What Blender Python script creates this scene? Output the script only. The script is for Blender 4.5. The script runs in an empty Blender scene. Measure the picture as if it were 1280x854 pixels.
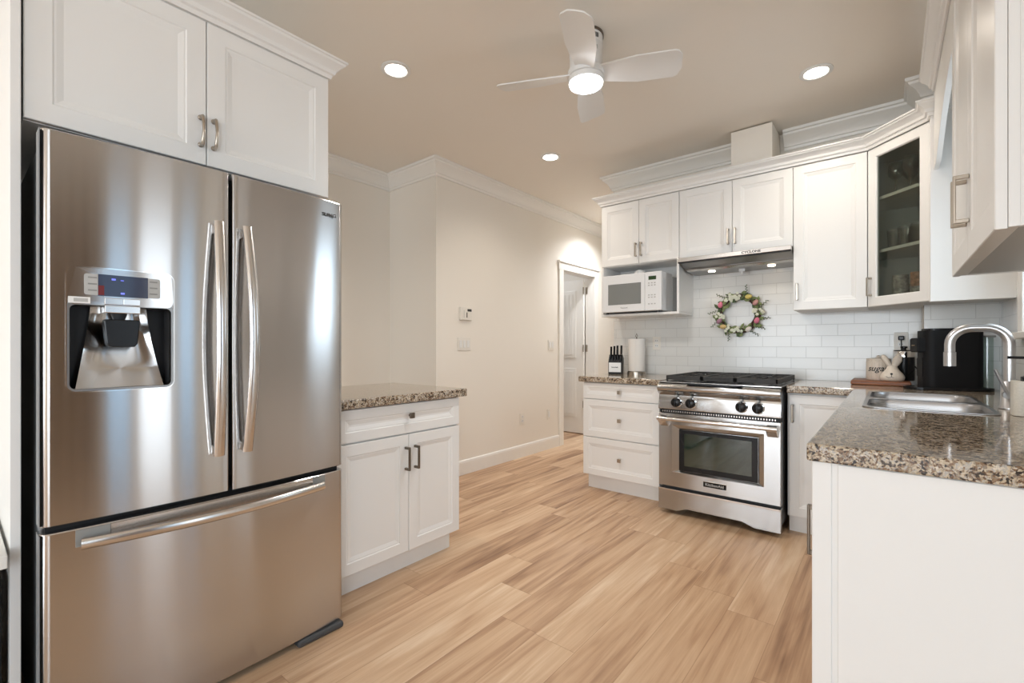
import bpy, bmesh, math, random
from mathutils import Vector, Matrix
from mathutils.geometry import tessellate_polygon
random.seed(7)
PI = math.pi
C = bpy.context.scene.collection
SC = bpy.context.scene

# ------------------------------------------------------------------ camera, world, lights, exposure
cam_d = bpy.data.cameras.new('camera'); cam = bpy.data.objects.new('camera', cam_d); C.objects.link(cam)
cam.location = (0, 0, 1.14)
cam.rotation_euler = (PI/2, 0, math.atan(472/578.5))
cam_d.sensor_width = 36; cam_d.lens = 578.5/1280*36; cam_d.shift_y = 7/1280; cam_d.clip_start = 0.02
SC.camera = cam
SC.view_settings.view_transform = 'Standard'; SC.view_settings.look = 'None'
SC.view_settings.gamma = 1; SC.view_settings.use_curve_mapping = False
SC.view_settings.exposure = 0.62
SC.cycles.max_bounces = 10; SC.cycles.diffuse_bounces = 5; SC.cycles.glossy_bounces = 4
SC.cycles.transparent_max_bounces = 12; SC.cycles.use_denoising = True
SC.cycles.sample_clamp_indirect = 6.0; SC.cycles.caustics_reflective = False; SC.cycles.caustics_refractive = False
W = bpy.data.worlds.new('sky'); SC.world = W; W.use_nodes = True
bg = W.node_tree.nodes['Background']; bg.inputs[0].default_value = (0.56, 0.77, 1.0, 1); bg.inputs[1].default_value = 1.25

def area(name, loc, rot, sx, sy, power, col=(1, 1, 1)):
    d = bpy.data.lights.new(name, 'AREA'); d.shape = 'RECTANGLE'; d.size = sx; d.size_y = sy
    d.energy = power; d.color = col
    o = bpy.data.objects.new(name, d); C.objects.link(o); o.location = loc; o.rotation_euler = rot
    return o
DAY = (0.80, 0.91, 1.0)
area('nook_fill', (1.40, -1.5, 1.35), (0, PI/2, 0), 1.9, 1.5, 33, (.90, .95, 1))  # added fill from the unseen right side, brightens faces towards it
area('reflection_band_light', (1.40, .80, 1.10), (0, PI/2, 0), 2.0, .40, 3, (1, .94, .87))  # added glow for the bright warm band in the refrigerator doors
area('rear_fill', (-1.2, -7.05, 1.25), (PI/2, 0, 0), 4.3, 2.25, 165, (.90, .95, 1))  # added broad fill from the unseen rear of the room
area('daylight_sink_window', (0.66, 2.72, 1.62), (0, PI/2, 0), 0.8, 0.62, 4, DAY)

# ------------------------------------------------------------------ materials
def new_mat(name):
    m = bpy.data.materials.new(name); m.use_nodes = True
    return m, m.node_tree, m.node_tree.nodes['Principled BSDF']
def mat(name, col, rough=0.5, metal=0.0, spec=0.5, bump=0.0, bscale=60, coat=0.0, var=0.0, emit=None, estr=0):
    m, nt, p = new_mat(name)
    p.inputs['Base Color'].default_value = (*col, 1); p.inputs['Roughness'].default_value = rough
    p.inputs['Metallic'].default_value = metal; p.inputs['Specular IOR Level'].default_value = spec
    p.inputs['Coat Weight'].default_value = coat
    if emit: p.inputs['Emission Color'].default_value = (*emit, 1); p.inputs['Emission Strength'].default_value = estr
    tc = nt.nodes.new('ShaderNodeTexCoord')
    n = nt.nodes.new('ShaderNodeTexNoise'); n.inputs['Scale'].default_value = bscale; n.inputs['Detail'].default_value = 3
    nt.links.new(tc.outputs['Object'], n.inputs['Vector'])
    if bump:
        b = nt.nodes.new('ShaderNodeBump'); b.inputs['Strength'].default_value = bump; b.inputs['Distance'].default_value = 0.002
        nt.links.new(n.outputs['Fac'], b.inputs['Height']); nt.links.new(b.outputs['Normal'], p.inputs['Normal'])
    if var:
        r = nt.nodes.new('ShaderNodeValToRGB')
        r.color_ramp.elements[0].position = .3; r.color_ramp.elements[1].position = .7
        r.color_ramp.elements[0].color = (*[c*(1-var) for c in col], 1); r.color_ramp.elements[1].color = (*[min(1, c*(1+var)) for c in col], 1)
        nt.links.new(n.outputs['Fac'], r.inputs['Fac']); nt.links.new(r.outputs['Color'], p.inputs['Base Color'])
    return m
def ramp(nt, stops, interp='LINEAR'):
    r = nt.nodes.new('ShaderNodeValToRGB'); e = r.color_ramp; e.interpolation = interp
    while len(e.elements) > 1: e.elements.remove(e.elements[-1])
    e.elements[0].position = stops[0][0]; e.elements[0].color = (*stops[0][1], 1)
    for p, c in stops[1:]:
        q = e.elements.new(p); q.color = (*c, 1)
    return r
def math_node(nt, op, a, b=None):
    n = nt.nodes.new('ShaderNodeMath'); n.operation = op
    for i, v in enumerate((a, b)):
        if v is None: continue
        if isinstance(v, (int, float)): n.inputs[i].default_value = v
        else: nt.links.new(v, n.inputs[i])
    return n.outputs[0]

def floor_mat():
    m, nt, p = new_mat('oak_plank')
    L = nt.links; tc = nt.nodes.new('ShaderNodeTexCoord'); sp = nt.nodes.new('ShaderNodeSeparateXYZ')
    L.new(tc.outputs['Object'], sp.inputs[0]); X, Y = sp.outputs[0], sp.outputs[1]
    PW, PL = 0.182, 1.22
    xr = math_node(nt, 'DIVIDE', X, PW); row = math_node(nt, 'FLOOR', xr)
    wn = nt.nodes.new('ShaderNodeTexWhiteNoise'); wn.noise_dimensions = '1D'; L.new(row, wn.inputs['W'])
    yo = math_node(nt, 'ADD', math_node(nt, 'DIVIDE', Y, PL), math_node(nt, 'MULTIPLY', wn.outputs['Value'], 7.3))
    idx = math_node(nt, 'FLOOR', yo)
    cv = nt.nodes.new('ShaderNodeCombineXYZ'); L.new(row, cv.inputs[0]); L.new(idx, cv.inputs[1])
    w2 = nt.nodes.new('ShaderNodeTexWhiteNoise'); w2.noise_dimensions = '2D'; L.new(cv.outputs[0], w2.inputs['Vector'])
    g = nt.nodes.new('ShaderNodeCombineXYZ')
    L.new(math_node(nt, 'ADD', math_node(nt, 'MULTIPLY', X, 12), math_node(nt, 'MULTIPLY', w2.outputs['Value'], 37)), g.inputs[0])
    L.new(math_node(nt, 'ADD', math_node(nt, 'MULTIPLY', Y, .85), math_node(nt, 'MULTIPLY', w2.outputs['Value'], 91)), g.inputs[1])
    n1 = nt.nodes.new('ShaderNodeTexNoise'); n1.inputs['Scale'].default_value = 1.0; n1.inputs['Detail'].default_value = 6; n1.inputs['Roughness'].default_value = .52; n1.inputs['Distortion'].default_value = .9
    L.new(g.outputs[0], n1.inputs['Vector'])
    n2 = nt.nodes.new('ShaderNodeTexNoise'); n2.inputs['Scale'].default_value = .9; n2.inputs['Detail'].default_value = 2; n2.inputs['Distortion'].default_value = 2.5
    L.new(g.outputs[0], n2.inputs['Vector'])
    grain = math_node(nt, 'ADD', math_node(nt, 'MULTIPLY', n1.outputs['Fac'], .55), math_node(nt, 'MULTIPLY', n2.outputs['Fac'], .45))
    g3 = nt.nodes.new('ShaderNodeMapping'); g3.inputs['Scale'].default_value = (14, 1.2, 1); L.new(g.outputs[0], g3.inputs[0])
    n3 = nt.nodes.new('ShaderNodeTexNoise'); n3.inputs['Scale'].default_value = 1; n3.inputs['Detail'].default_value = 3; L.new(g3.outputs[0], n3.inputs['Vector'])
    grain = math_node(nt, 'ADD', grain, math_node(nt, 'MULTIPLY', math_node(nt, 'SUBTRACT', n3.outputs['Fac'], .5), .16))
    v = math_node(nt, 'ADD', grain, math_node(nt, 'MULTIPLY', math_node(nt, 'SUBTRACT', w2.outputs['Value'], .5), .17))
    r = ramp(nt, [(.28, (.25, .135, .075)), (.39, (.42, .255, .15)), (.49, (.54, .35, .215)), (.60, (.63, .44, .285)), (.74, (.75, .58, .42))])
    L.new(v, r.inputs['Fac'])
    def edge(val, w):
        f = math_node(nt, 'FRACT', val); d = math_node(nt, 'MINIMUM', f, math_node(nt, 'SUBTRACT', 1.0, f)); return math_node(nt, 'LESS_THAN', d, w)
    gap = math_node(nt, 'MAXIMUM', edge(xr, .0075), edge(yo, .0012))
    mx = nt.nodes.new('ShaderNodeMix'); mx.data_type = 'RGBA'; mx.blend_type = 'MULTIPLY'
    L.new(math_node(nt, 'MULTIPLY', gap, .45), mx.inputs[0]); L.new(r.outputs[0], mx.inputs[6]); mx.inputs[7].default_value = (.45, .33, .24, 1)
    L.new(mx.outputs[2], p.inputs['Base Color']); p.inputs['Roughness'].default_value = .38
    b = nt.nodes.new('ShaderNodeBump'); b.inputs['Strength'].default_value = .15; b.inputs['Distance'].default_value = .002
    L.new(math_node(nt, 'SUBTRACT', grain, gap), b.inputs['Height']); L.new(b.outputs['Normal'], p.inputs['Normal'])
    return m

def granite_mat():
    m, nt, p = new_mat('granite'); L = nt.links; tc = nt.nodes.new('ShaderNodeTexCoord')
    nz = nt.nodes.new('ShaderNodeTexNoise'); nz.inputs['Scale'].default_value = 45; nz.inputs['Detail'].default_value = 4
    L.new(tc.outputs['Object'], nz.inputs['Vector'])
    va = nt.nodes.new('ShaderNodeVectorMath'); va.operation = 'SCALE'; va.inputs['Scale'].default_value = .018
    vb = nt.nodes.new('ShaderNodeVectorMath'); vb.operation = 'ADD'
    L.new(nz.outputs['Color'], va.inputs[0]); L.new(tc.outputs['Object'], vb.inputs[0]); L.new(va.outputs[0], vb.inputs[1])
    vo = nt.nodes.new('ShaderNodeTexVoronoi'); vo.inputs['Scale'].default_value = 210
    L.new(vb.outputs[0], vo.inputs['Vector'])
    sep = nt.nodes.new('ShaderNodeSeparateColor'); L.new(vo.outputs['Color'], sep.inputs[0])
    cl = nt.nodes.new('ShaderNodeTexNoise'); cl.inputs['Scale'].default_value = 42; cl.inputs['Detail'].default_value = 5; cl.inputs['Roughness'].default_value = .65; cl.inputs['Distortion'].default_value = .8
    L.new(tc.outputs['Object'], cl.inputs['Vector'])
    v = math_node(nt, 'ADD', math_node(nt, 'MULTIPLY', sep.outputs[0], .36), math_node(nt, 'SUBTRACT', math_node(nt, 'MULTIPLY', cl.outputs['Fac'], .84), .055))
    r = ramp(nt, [(.30, (.012, .010, .010)), (.40, (.035, .027, .022)), (.45, (.16, .085, .045)), (.50, (.30, .20, .12)), (.53, (.17, .155, .145)),
                  (.57, (.42, .33, .22)), (.65, (.58, .49, .37)), (.70, (.34, .32, .30)), (.78, (.68, .60, .49))])
    L.new(v, r.inputs['Fac']); L.new(r.outputs[0], p.inputs['Base Color'])
    p.inputs['Roughness'].default_value = .07; p.inputs['Specular IOR Level'].default_value = .6
    return m

def steel_mat(name, col=(.55, .54, .535), rough=.17, aniso=1.0, streak=.015, vert=True):
    m, nt, p = new_mat(name); L = nt.links
    p.inputs['Metallic'].default_value = 1; p.inputs['Base Color'].default_value = (*col, 1); p.inputs['Roughness'].default_value = rough
    p.inputs['Anisotropic'].default_value = aniso; p.inputs['Anisotropic Rotation'].default_value = .25 if vert else 0
    t = nt.nodes.new('ShaderNodeTangent'); t.direction_type = 'RADIAL'; t.axis = 'Z'; L.new(t.outputs[0], p.inputs['Tangent'])
    tc = nt.nodes.new('ShaderNodeTexCoord'); mp = nt.nodes.new('ShaderNodeMapping'); mp.inputs['Scale'].default_value = (4, 4, 420)
    L.new(tc.outputs['Object'], mp.inputs[0]); n = nt.nodes.new('ShaderNodeTexNoise'); n.inputs['Scale'].default_value = 1; n.inputs['Detail'].default_value = 4
    L.new(mp.outputs[0], n.inputs['Vector'])
    r = nt.nodes.new('ShaderNodeMapRange'); r.inputs[3].default_value = rough-streak; r.inputs[4].default_value = rough+streak
    L.new(n.outputs['Fac'], r.inputs[0]); L.new(r.outputs[0], p.inputs['Roughness'])
    return m

def tile_mat(axis='X'):
    m, nt, p = new_mat('subway_tile_'+axis.lower()); L = nt.links
    tc = nt.nodes.new('ShaderNodeTexCoord'); sp = nt.nodes.new('ShaderNodeSeparateXYZ'); L.new(tc.outputs['Object'], sp.inputs[0])
    cb = nt.nodes.new('ShaderNodeCombineXYZ'); L.new(sp.outputs[0 if axis == 'X' else 1], cb.inputs[0]); L.new(math_node(nt, 'SUBTRACT', sp.outputs[2], .905), cb.inputs[1])
    br = nt.nodes.new('ShaderNodeTexBrick'); br.inputs['Scale'].default_value = 1; br.inputs['Brick Width'].default_value = .186; br.inputs['Row Height'].default_value = .079
    br.inputs['Mortar Size'].default_value = .0016; br.inputs['Mortar Smooth'].default_value = .3; br.inputs['Color1'].default_value = (.78, .78, .76, 1); br.inputs['Color2'].default_value = (.75, .75, .73, 1)
    br.inputs['Mortar'].default_value = (.58, .58, .56, 1); br.offset = .5
    L.new(cb.outputs[0], br.inputs['Vector']); L.new(br.outputs['Color'], p.inputs['Base Color']); p.inputs['Roughness'].default_value = .16
    b = nt.nodes.new('ShaderNodeBump'); b.inputs['Strength'].default_value = .4; b.inputs['Distance'].default_value = .002; b.invert = True
    L.new(br.outputs['Fac'], b.inputs['Height']); L.new(b.outputs['Normal'], p.inputs['Normal'])
    return m

def clear_mat(name, tint, gl=.12, rough=.02):
    m = bpy.data.materials.new(name); m.use_nodes = True; nt = m.node_tree; nt.nodes.clear()
    o = nt.nodes.new('ShaderNodeOutputMaterial'); mx = nt.nodes.new('ShaderNodeMixShader'); t = nt.nodes.new('ShaderNodeBsdfTransparent'); g = nt.nodes.new('ShaderNodeBsdfGlossy')
    t.inputs[0].default_value = (*tint, 1); g.inputs['Roughness'].default_value = rough
    f = nt.nodes.new('ShaderNodeFresnel'); f.inputs[0].default_value = 1.5; ge = nt.nodes.new('ShaderNodeNewGeometry')
    a = math_node(nt, 'MULTIPLY', math_node(nt, 'ADD', f.outputs[0], gl), math_node(nt, 'SUBTRACT', 1.0, ge.outputs['Backfacing'])); nt.links.new(a, mx.inputs[0])
    nt.links.new(t.outputs[0], mx.inputs[1]); nt.links.new(g.outputs[0], mx.inputs[2]); nt.links.new(mx.outputs[0], o.inputs[0])
    return m

def wood_mat(name, c1, c2, sc=(3, 40, 40)):
    m, nt, p = new_mat(name); L = nt.links; tc = nt.nodes.new('ShaderNodeTexCoord'); mp = nt.nodes.new('ShaderNodeMapping'); mp.inputs['Scale'].default_value = sc
    L.new(tc.outputs['Object'], mp.inputs[0]); n = nt.nodes.new('ShaderNodeTexNoise'); n.inputs['Detail'].default_value = 5; n.inputs['Scale'].default_value = 1; n.inputs['Distortion'].default_value = 1
    L.new(mp.outputs[0], n.inputs[0]); r = ramp(nt, [(.3, c1), (.7, c2)]); L.new(n.outputs['Fac'], r.inputs[0]); L.new(r.outputs[0], p.inputs['Base Color']); p.inputs['Roughness'].default_value = .4
    return m

M = dict(
    wall=mat('wall_paint', (.84, .80, .735), .75, bump=.05, bscale=300),
    ceiling=mat('ceiling_paint', (.86, .81, .74), .85, bump=.05, bscale=200),
    trim=mat('trim_paint', (.85, .835, .80), .35, bump=.02),
    rsteel=steel_mat('range_steel', (.48, .475, .47), .2, 1.0, .02),
    cab=mat('cabinet_paint', (.83, .825, .81), .34, spec=.35, bump=.02, bscale=120),
    cabin=mat('cabinet_interior', (.70, .70, .68), .5, bump=.02),
    floor=floor_mat(), granite=granite_mat(),
    steel=steel_mat('brushed_steel'), steelh=steel_mat('brushed_steel_trim', (.66, .64, .62), .2, .3, .03),
    steeld=steel_mat('dark_steel', (.30, .29, .28), .3, .3, .03),
    sinks=steel_mat('sink_steel', (.42, .42, .43), .28, .2, .03),
    chrome=mat('chrome', (.78, .78, .78), .08, 1, bump=.01),
    nickel=mat('brushed_nickel', (.46, .41, .35), .28, 1, bump=.02),
    faucet=mat('faucet_steel', (.56, .56, .57), .30, 1, bump=.01),
    bronze=mat('dark_nickel', (.20, .17, .14), .32, 1, bump=.02),
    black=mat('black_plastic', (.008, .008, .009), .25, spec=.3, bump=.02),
    blackm=mat('matte_black', (.010, .010, .011), .42, spec=.25, bump=.05),
    iron=mat('cast_iron', (.022, .021, .020), .55, bump=.4, bscale=260),
    ovglass=mat('oven_glass', (.02, .035, .025), .04, spec=.8, coat=.5, bump=.005),
    fside=mat('refrigerator_side_grey', (.24, .25, .26), .45, bump=.2, bscale=400),
    dgrey=mat('dark_grey_metal', (.05, .052, .056), .45, bump=.2, bscale=400),
    white=mat('white_plastic', (.80, .80, .79), .3, bump=.01),
    plate=mat('plate_white', (.80, .77, .71), .35, bump=.01),
    mwhite=mat('microwave_white', (.76, .77, .78), .28, bump=.01),
    mwglass=mat('microwave_mesh', (.20, .21, .205), .12, bump=.02),
    grey=mat('grey_plastic', (.26, .26, .25), .4, bump=.02),
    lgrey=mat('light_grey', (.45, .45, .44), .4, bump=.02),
    ink=mat('dark_print', (.03, .03, .03), .5, bump=.01),
    mblack=mat('coffee_machine_black', (.009, .009, .010), .5, spec=.15, bump=.02),
    lcd=mat('blue_lcd', (.035, .045, .085), .08, bump=.005),
    led=mat('lit_blue_symbol', (.05, .05, .3), .5, bump=.01, emit=(.18, .22, 1), estr=.8),
    redled=mat('red_display_tint', (.16, .02, .02), .2, bump=.01),
    lcdg=mat('dark_green_lcd', (.02, .05, .015), .1, bump=.01),
    cream=mat('cream_ceramic', (.74, .66, .57), .35, bump=.1, bscale=80, var=.05),
    ivory=mat('speckled_ivory', (.72, .68, .60), .4, bump=.3, bscale=150, var=.06),
    paper=mat('paper_towel', (.84, .81, .77), .9, bump=.5, bscale=220),
    gloss=mat('lamp_diffuser', (1, 1, 1), .5, bump=.01, emit=(1, .93, .84), estr=9),
    fanl=mat('fan_lamp_diffuser', (1, 1, 1), .5, bump=.01, emit=(.97, .98, 1), estr=9),
    hoodl=mat('hood_lamp', (1, 1, 1), .5, bump=.01, emit=(1, .82, .6), estr=6),
    fan=mat('fan_white', (.80, .80, .79), .3, bump=.01),
    glass=clear_mat('clear_window_glass', (.97, .98, .98), .0),
    cabglass=clear_mat('grey_cabinet_glass', (.70, .72, .68), .01),
    tank=clear_mat('water_tank_plastic', (.75, .82, .80), .06, .05),
    drink=clear_mat('drinking_glass', (.82, .84, .83), .12, .03),
    tileX=tile_mat('X'), tileY=tile_mat('Y'),
    board=wood_mat('dark_red_wood', (.10, .028, .010), (.36, .13, .045), (4, 50, 50)),
    vine=mat('brown_vine', (.06, .025, .018), .8, bump=.6, bscale=150, var=.4),
    leaf=mat('sage_leaf', (.20, .25, .10), .6, bump=.2, var=.3, bscale=40),
    leafd=mat('dark_leaf', (.08, .12, .05), .6, bump=.2, var=.3, bscale=40),
    petal=mat('white_petal', (.82, .83, .70), .6, bump=.2),
    pink=mat('pink_egg', (.80, .22, .33), .45, bump=.1), yell=mat('yellow_egg', (.76, .62, .18), .45, bump=.1),
    lilac=mat('lilac_egg', (.38, .20, .27), .45, bump=.1), wegg=mat('white_egg', (.80, .74, .68), .45, bump=.1),
    pinks=mat('dusty_pink_egg', (.62, .32, .30), .45, bump=.1), orange=mat('ochre_egg', (.68, .48, .20), .45, bump=.1),
    mugp=mat('patterned_mug', (.42, .40, .38), .3, bump=.05, var=.5, bscale=60), mugo=mat('rust_patterned_mug', (.50, .25, .14), .3, bump=.05, var=.5, bscale=50),
    gold=mat('gold_print', (.7, .5, .3), .3, 1, bump=.01),
    tiletop=mat('white_tabletop', (.76, .76, .73), .3, bump=.05),
    outside=mat('pale_ground', (.42, .44, .46), .9, bump=.1, var=.1, bscale=2),
    backdrop=mat('taupe_backdrop', (.26, .19, .135), .9, bump=.2),
)

# ------------------------------------------------------------------ mesh helpers
def box(bm, x0, x1, y0, y1, z0, z1):
    v = [bm.verts.new(p) for p in ((x0, y0, z0), (x1, y0, z0), (x1, y1, z0), (x0, y1, z0), (x0, y0, z1), (x1, y0, z1), (x1, y1, z1), (x0, y1, z1))]
    for f in ((0, 3, 2, 1), (4, 5, 6, 7), (0, 1, 5, 4), (1, 2, 6, 5), (2, 3, 7, 6), (3, 0, 4, 7)): bm.faces.new([v[i] for i in f])
    return v
def link(name, bm, m, parent=None, loc=(0, 0, 0), rot=(0, 0, 0), bev=0, seg=2, smooth=False, recalc=True):
    if recalc: bmesh.ops.recalc_face_normals(bm, faces=bm.faces)
    me = bpy.data.meshes.new(name); bm.to_mesh(me); bm.free()
    for mm in (m if isinstance(m, (list, tuple)) else [m]): me.materials.append(mm)
    o = bpy.data.objects.new(name, me); C.objects.link(o); o.location = loc; o.rotation_euler = rot
    if parent: o.parent = parent
    if smooth:
        for p in me.polygons: p.use_smooth = True
        me.set_sharp_from_angle(angle=math.radians(smooth if smooth is not True else 40))
    if bev:
        b = o.modifiers.new('bevel', 'BEVEL'); b.width = bev; b.segments = seg; b.limit_method = 'ANGLE'; b.angle_limit = math.radians(35)
    return o
def B(name, m, parent, *boxes, bev=0, seg=2, **k):
    bm = bmesh.new()
    for b in boxes: box(bm, *b)
    return link(name, bm, m, parent, bev=bev, seg=seg, **k)
def lathe(bm, prof, seg=32, c=(0, 0, 0), cap=True, axis='z'):
    rings = []
    def P(r, z, a):
        if axis == 'z': return (c[0]+r*math.cos(a), c[1]+r*math.sin(a), c[2]+z)
        if axis == 'y': return (c[0]+r*math.cos(a), c[1]+z, c[2]+r*math.sin(a))
        return (c[0]+z, c[1]+r*math.cos(a), c[2]+r*math.sin(a))
    for r, z in prof: rings.append([bm.verts.new(P(max(r, 1e-5), z, 2*PI*i/seg)) for i in range(seg)])
    for a, b in zip(rings, rings[1:]):
        for i in range(seg): bm.faces.new((a[i], a[(i+1) % seg], b[(i+1) % seg], b[i]))
    if cap: bm.faces.new(list(reversed(rings[0]))); bm.faces.new(rings[-1])
def tube(bm, pts, r, seg=12, ry=None, up=None):
    pts = [Vector(p) for p in pts]; rings = []
    n = None
    for i, p in enumerate(pts):
        t = ((pts[min(i+1, len(pts)-1)]-pts[max(i-1, 0)])).normalized()
        if up is not None: n = (Vector(up)-t*t.dot(Vector(up))).normalized()
        elif n is None:
            n = t.orthogonal().normalized()
        else: n = (n-t*n.dot(t)).normalized()
        b = t.cross(n)
        rr = r[i] if isinstance(r, (list, tuple)) else r
        r2 = (ry[i] if isinstance(ry, (list, tuple)) else ry) if ry else rr
        rings.append([bm.verts.new(p+n*rr*math.cos(2*PI*k/seg)+b*r2*math.sin(2*PI*k/seg)) for k in range(seg)])
    for a, b in zip(rings, rings[1:]):
        for k in range(seg): bm.faces.new((a[k], a[(k+1) % seg], b[(k+1) % seg], b[k]))
    bm.faces.new(list(reversed(rings[0]))); bm.faces.new(rings[-1])
def sweep(bm, prof, path, z0=0.0):
    """prof: (out, z) closed polygon; path 2D polyline; 'out' is to the right of the travel direction."""
    n = len(path); rings = []
    for i in range(n):
        p = Vector(path[i])
        d1 = (Vector(path[i])-Vector(path[i-1])).normalized() if i > 0 else None
        d2 = (Vector(path[i+1])-Vector(path[i])).normalized() if i < n-1 else None
        n1 = Vector((d1.y, -d1.x)) if d1 else None; n2 = Vector((d2.y, -d2.x)) if d2 else None
        if n1 and n2: mi = (n1+n2); mi = mi/(mi.dot(n1))
        else: mi = n1 or n2
        rings.append([bm.verts.new((p.x+mi.x*o, p.y+mi.y*o, z0+z)) for o, z in prof])
    k = len(prof)
    for a, b in zip(rings, rings[1:]):
        for j in range(k): bm.faces.new((a[j], a[(j+1) % k], b[(j+1) % k], b[j]))
    bm.faces.new(rings[0]); bm.faces.new(list(reversed(rings[-1])))
def poly_slab(bm, outer, holes, z0, z1):
    loops = [[Vector((x, y, 0)) for x, y in outer]]+[[Vector((x, y, 0)) for x, y in h] for h in holes]
    tris = tessellate_polygon(loops); flat = [p for l in loops for p in l]
    top = [bm.verts.new((p.x, p.y, z1)) for p in flat]; bot = [bm.verts.new((p.x, p.y, z0)) for p in flat]
    for t in tris:
        bm.faces.new([top[i] for i in t]); bm.faces.new([bot[i] for i in reversed(t)])
    s = 0
    for l in loops:
        k = len(l)
        for i in range(k):
            a, b = s+i, s+(i+1) % k; bm.faces.new((top[a], top[b], bot[b], bot[a]))
        s += k
def rrect(x0, x1, y0, y1, r, seg=6):
    out = []
    for cx, cy, a0 in ((x1-r, y1-r, 0), (x0+r, y1-r, 90), (x0+r, y0+r, 180), (x1-r, y0+r, 270)):
        for i in range(seg+1):
            a = math.radians(a0+90*i/seg); out.append((cx+r*math.cos(a), cy+r*math.sin(a)))
    return out
def extrude_xz(bm, pts, y0, y1):
    """polygon in x,z extruded over y"""
    a = [bm.verts.new((x, y0, z)) for x, z in pts]; b = [bm.verts.new((x, y1, z)) for x, z in pts]; k = len(pts)
    bm.faces.new(a); bm.faces.new(list(reversed(b)))
    for i in range(k): bm.faces.new((a[i], b[i], b[(i+1) % k], a[(i+1) % k]))
def extrude_yz(bm, pts, x0, x1):
    a = [bm.verts.new((x0, y, z)) for y, z in pts]; b = [bm.verts.new((x1, y, z)) for y, z in pts]; k = len(pts)
    bm.faces.new(a); bm.faces.new(list(reversed(b)))
    for i in range(k): bm.faces.new((a[i], b[i], b[(i+1) % k], a[(i+1) % k]))
def panel_front(bm, x0, x1, z0, z1, fr=.055, t=.02, rec=.009, y=0.0, slope=.016):
    """shaker style front with a moulded inner edge; front plane at y, thickness t backwards"""
    rings = [(0, t), (0, .002), (.002, 0), (fr, 0), (fr+.004, .004), (fr+.009, .004), (fr+.009+slope, rec)]
    R = []
    for o, d in rings:
        R.append([bm.verts.new(p) for p in ((x0+o, y+d, z0+o), (x1-o, y+d, z0+o), (x1-o, y+d, z1-o), (x0+o, y+d, z1-o))])
    for a, b in zip(R, R[1:]):
        for i in range(4): bm.faces.new((a[i], a[(i+1) % 4], b[(i+1) % 4], b[i]))
    bm.faces.new(R[-1]); bm.faces.new(list(reversed(R[0])))
def thing(name, label, cat, loc=(0, 0, 0), rz=0, group=None):
    o = bpy.data.objects.new(name, None); C.objects.link(o); o.location = loc; o.rotation_euler = (0, 0, rz)
    o['label'] = label; o['category'] = cat
    if group: o['group'] = group
    return o
def tag(o, label, cat, group=None):
    o['label'] = label; o['category'] = cat
    if group: o['group'] = group
    return o
def struct(o): o['kind'] = 'structure'; return o
def text_mesh(name, s, size, m, parent, loc, rot, ext=.0006, align='CENTER', shear=0, bold=0, sx=1, label=None):
    c = bpy.data.curves.new(name, 'FONT'); c.body = s; c.size = size; c.extrude = ext; c.align_x = align; c.align_y = 'CENTER'; c.shear = shear; c.offset = bold; c.resolution_u = 3
    t = bpy.data.objects.new(name, c); C.objects.link(t)
    me = bpy.data.meshes.new_from_object(t.evaluated_get(bpy.context.evaluated_depsgraph_get()))
    bpy.data.objects.remove(t); bpy.data.curves.remove(c)
    me.materials.clear(); me.materials.append(m)
    for v in me.vertices: v.co.x *= sx
    o = bpy.data.objects.new(name, me); C.objects.link(o); o.location = loc; o.rotation_euler = rot
    if parent: o.parent = parent
    return o
def copy_tree(o, parent=None):
    c = o.copy(); C.objects.link(c)
    if parent: c.parent = parent
    for ch in list(o.children): copy_tree(ch, c)
    return c

# ------------------------------------------------------------------ room shell
H = 2.71
struct(B('floor', M['floor'], None, (-5.2, 1.5, -7.0, 7.0, -.1, 0)))
struct(B('ceiling', M['ceiling'], None, (-5.2, 1.5, -7.0, 7.0, H, H+.1)))
# left side: hall wall with the doorway, return, alcove wall behind the counter, wall behind the fridge
struct(B('wall_left', M['wall'], None, (-3.08, -2.96, 2.617, 4.56, 0, H), (-3.08, -2.96, 5.30, 6.9, 0, H), (-3.08, -2.96, 4.56, 5.30, 2.04, H)))
struct(B('wall_left_return', M['wall'], None, (-3.72, -3.08, 2.617, 2.737, 0, H)))
struct(B('wall_left_alcove', M['wall'], None, (-3.72, -3.60, -6.88, 2.617, 0, H)))
struct(B('wall_left_behind_refrigerator', M['wall'], None, (-2.72, -2.62, -.55, 1.04, 0, H)))
struct(B('wall_back', M['wall'], None, (-1.98, .48, 3.92, 4.04, 0, H), (.165, .48, 3.64, 3.92, 0, H), (-1.98, -1.86, 4.04, 6.9, 0, H)))
struct(B('wall_right', M['wall'], None, (.48, .60, 1.30, 2.42, 0, H), (.48, .60, 3.02, 4.04, 0, H), (.48, .60, 2.42, 3.02, 0, 1.22), (.48, .60, 2.42, 3.02, 2.05, H)))
struct(B('wall_nook', M['wall'], None, (.60, 1.27, 1.30, 1.42, 0, H)))
struct(B('wall_nook_window_side', M['wall'], None, (1.15, 1.27, -6.88, -2.25, 0, H), (1.15, 1.27, -.75, .30, 0, H), (1.15, 1.27, 1.26, 1.3, 0, H),
         (1.15, 1.27, -2.25, -.75, 0, .4), (1.15, 1.27, -2.25, -.75, 2.3, H), (1.15, 1.27, .30, 1.26, 2.1, H)))
struct(B('wall_rear', M['wall'], None, (-3.6, -3.4, -7.0, -6.88, 0, H), (1.0, 1.15, -7.0, -6.88, 0, H), (-3.4, 1.0, -7.0, -6.88, 2.4, H), (-3.4, 1.0, -7.0, -6.88, 0, .08)))
struct(B('wall_hall_end', M['wall'], None, (-2.96, -1.98, 6.78, 6.9, 0, H)))
struct(B('wall_side_room', M['wall'], None, (-5.1, -3.08, 5.62, 5.74, 0, H), (-5.1, -3.08, 3.72, 3.84, 0, H), (-5.2, -5.1, 3.72, 5.74, 0, H)))

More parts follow.
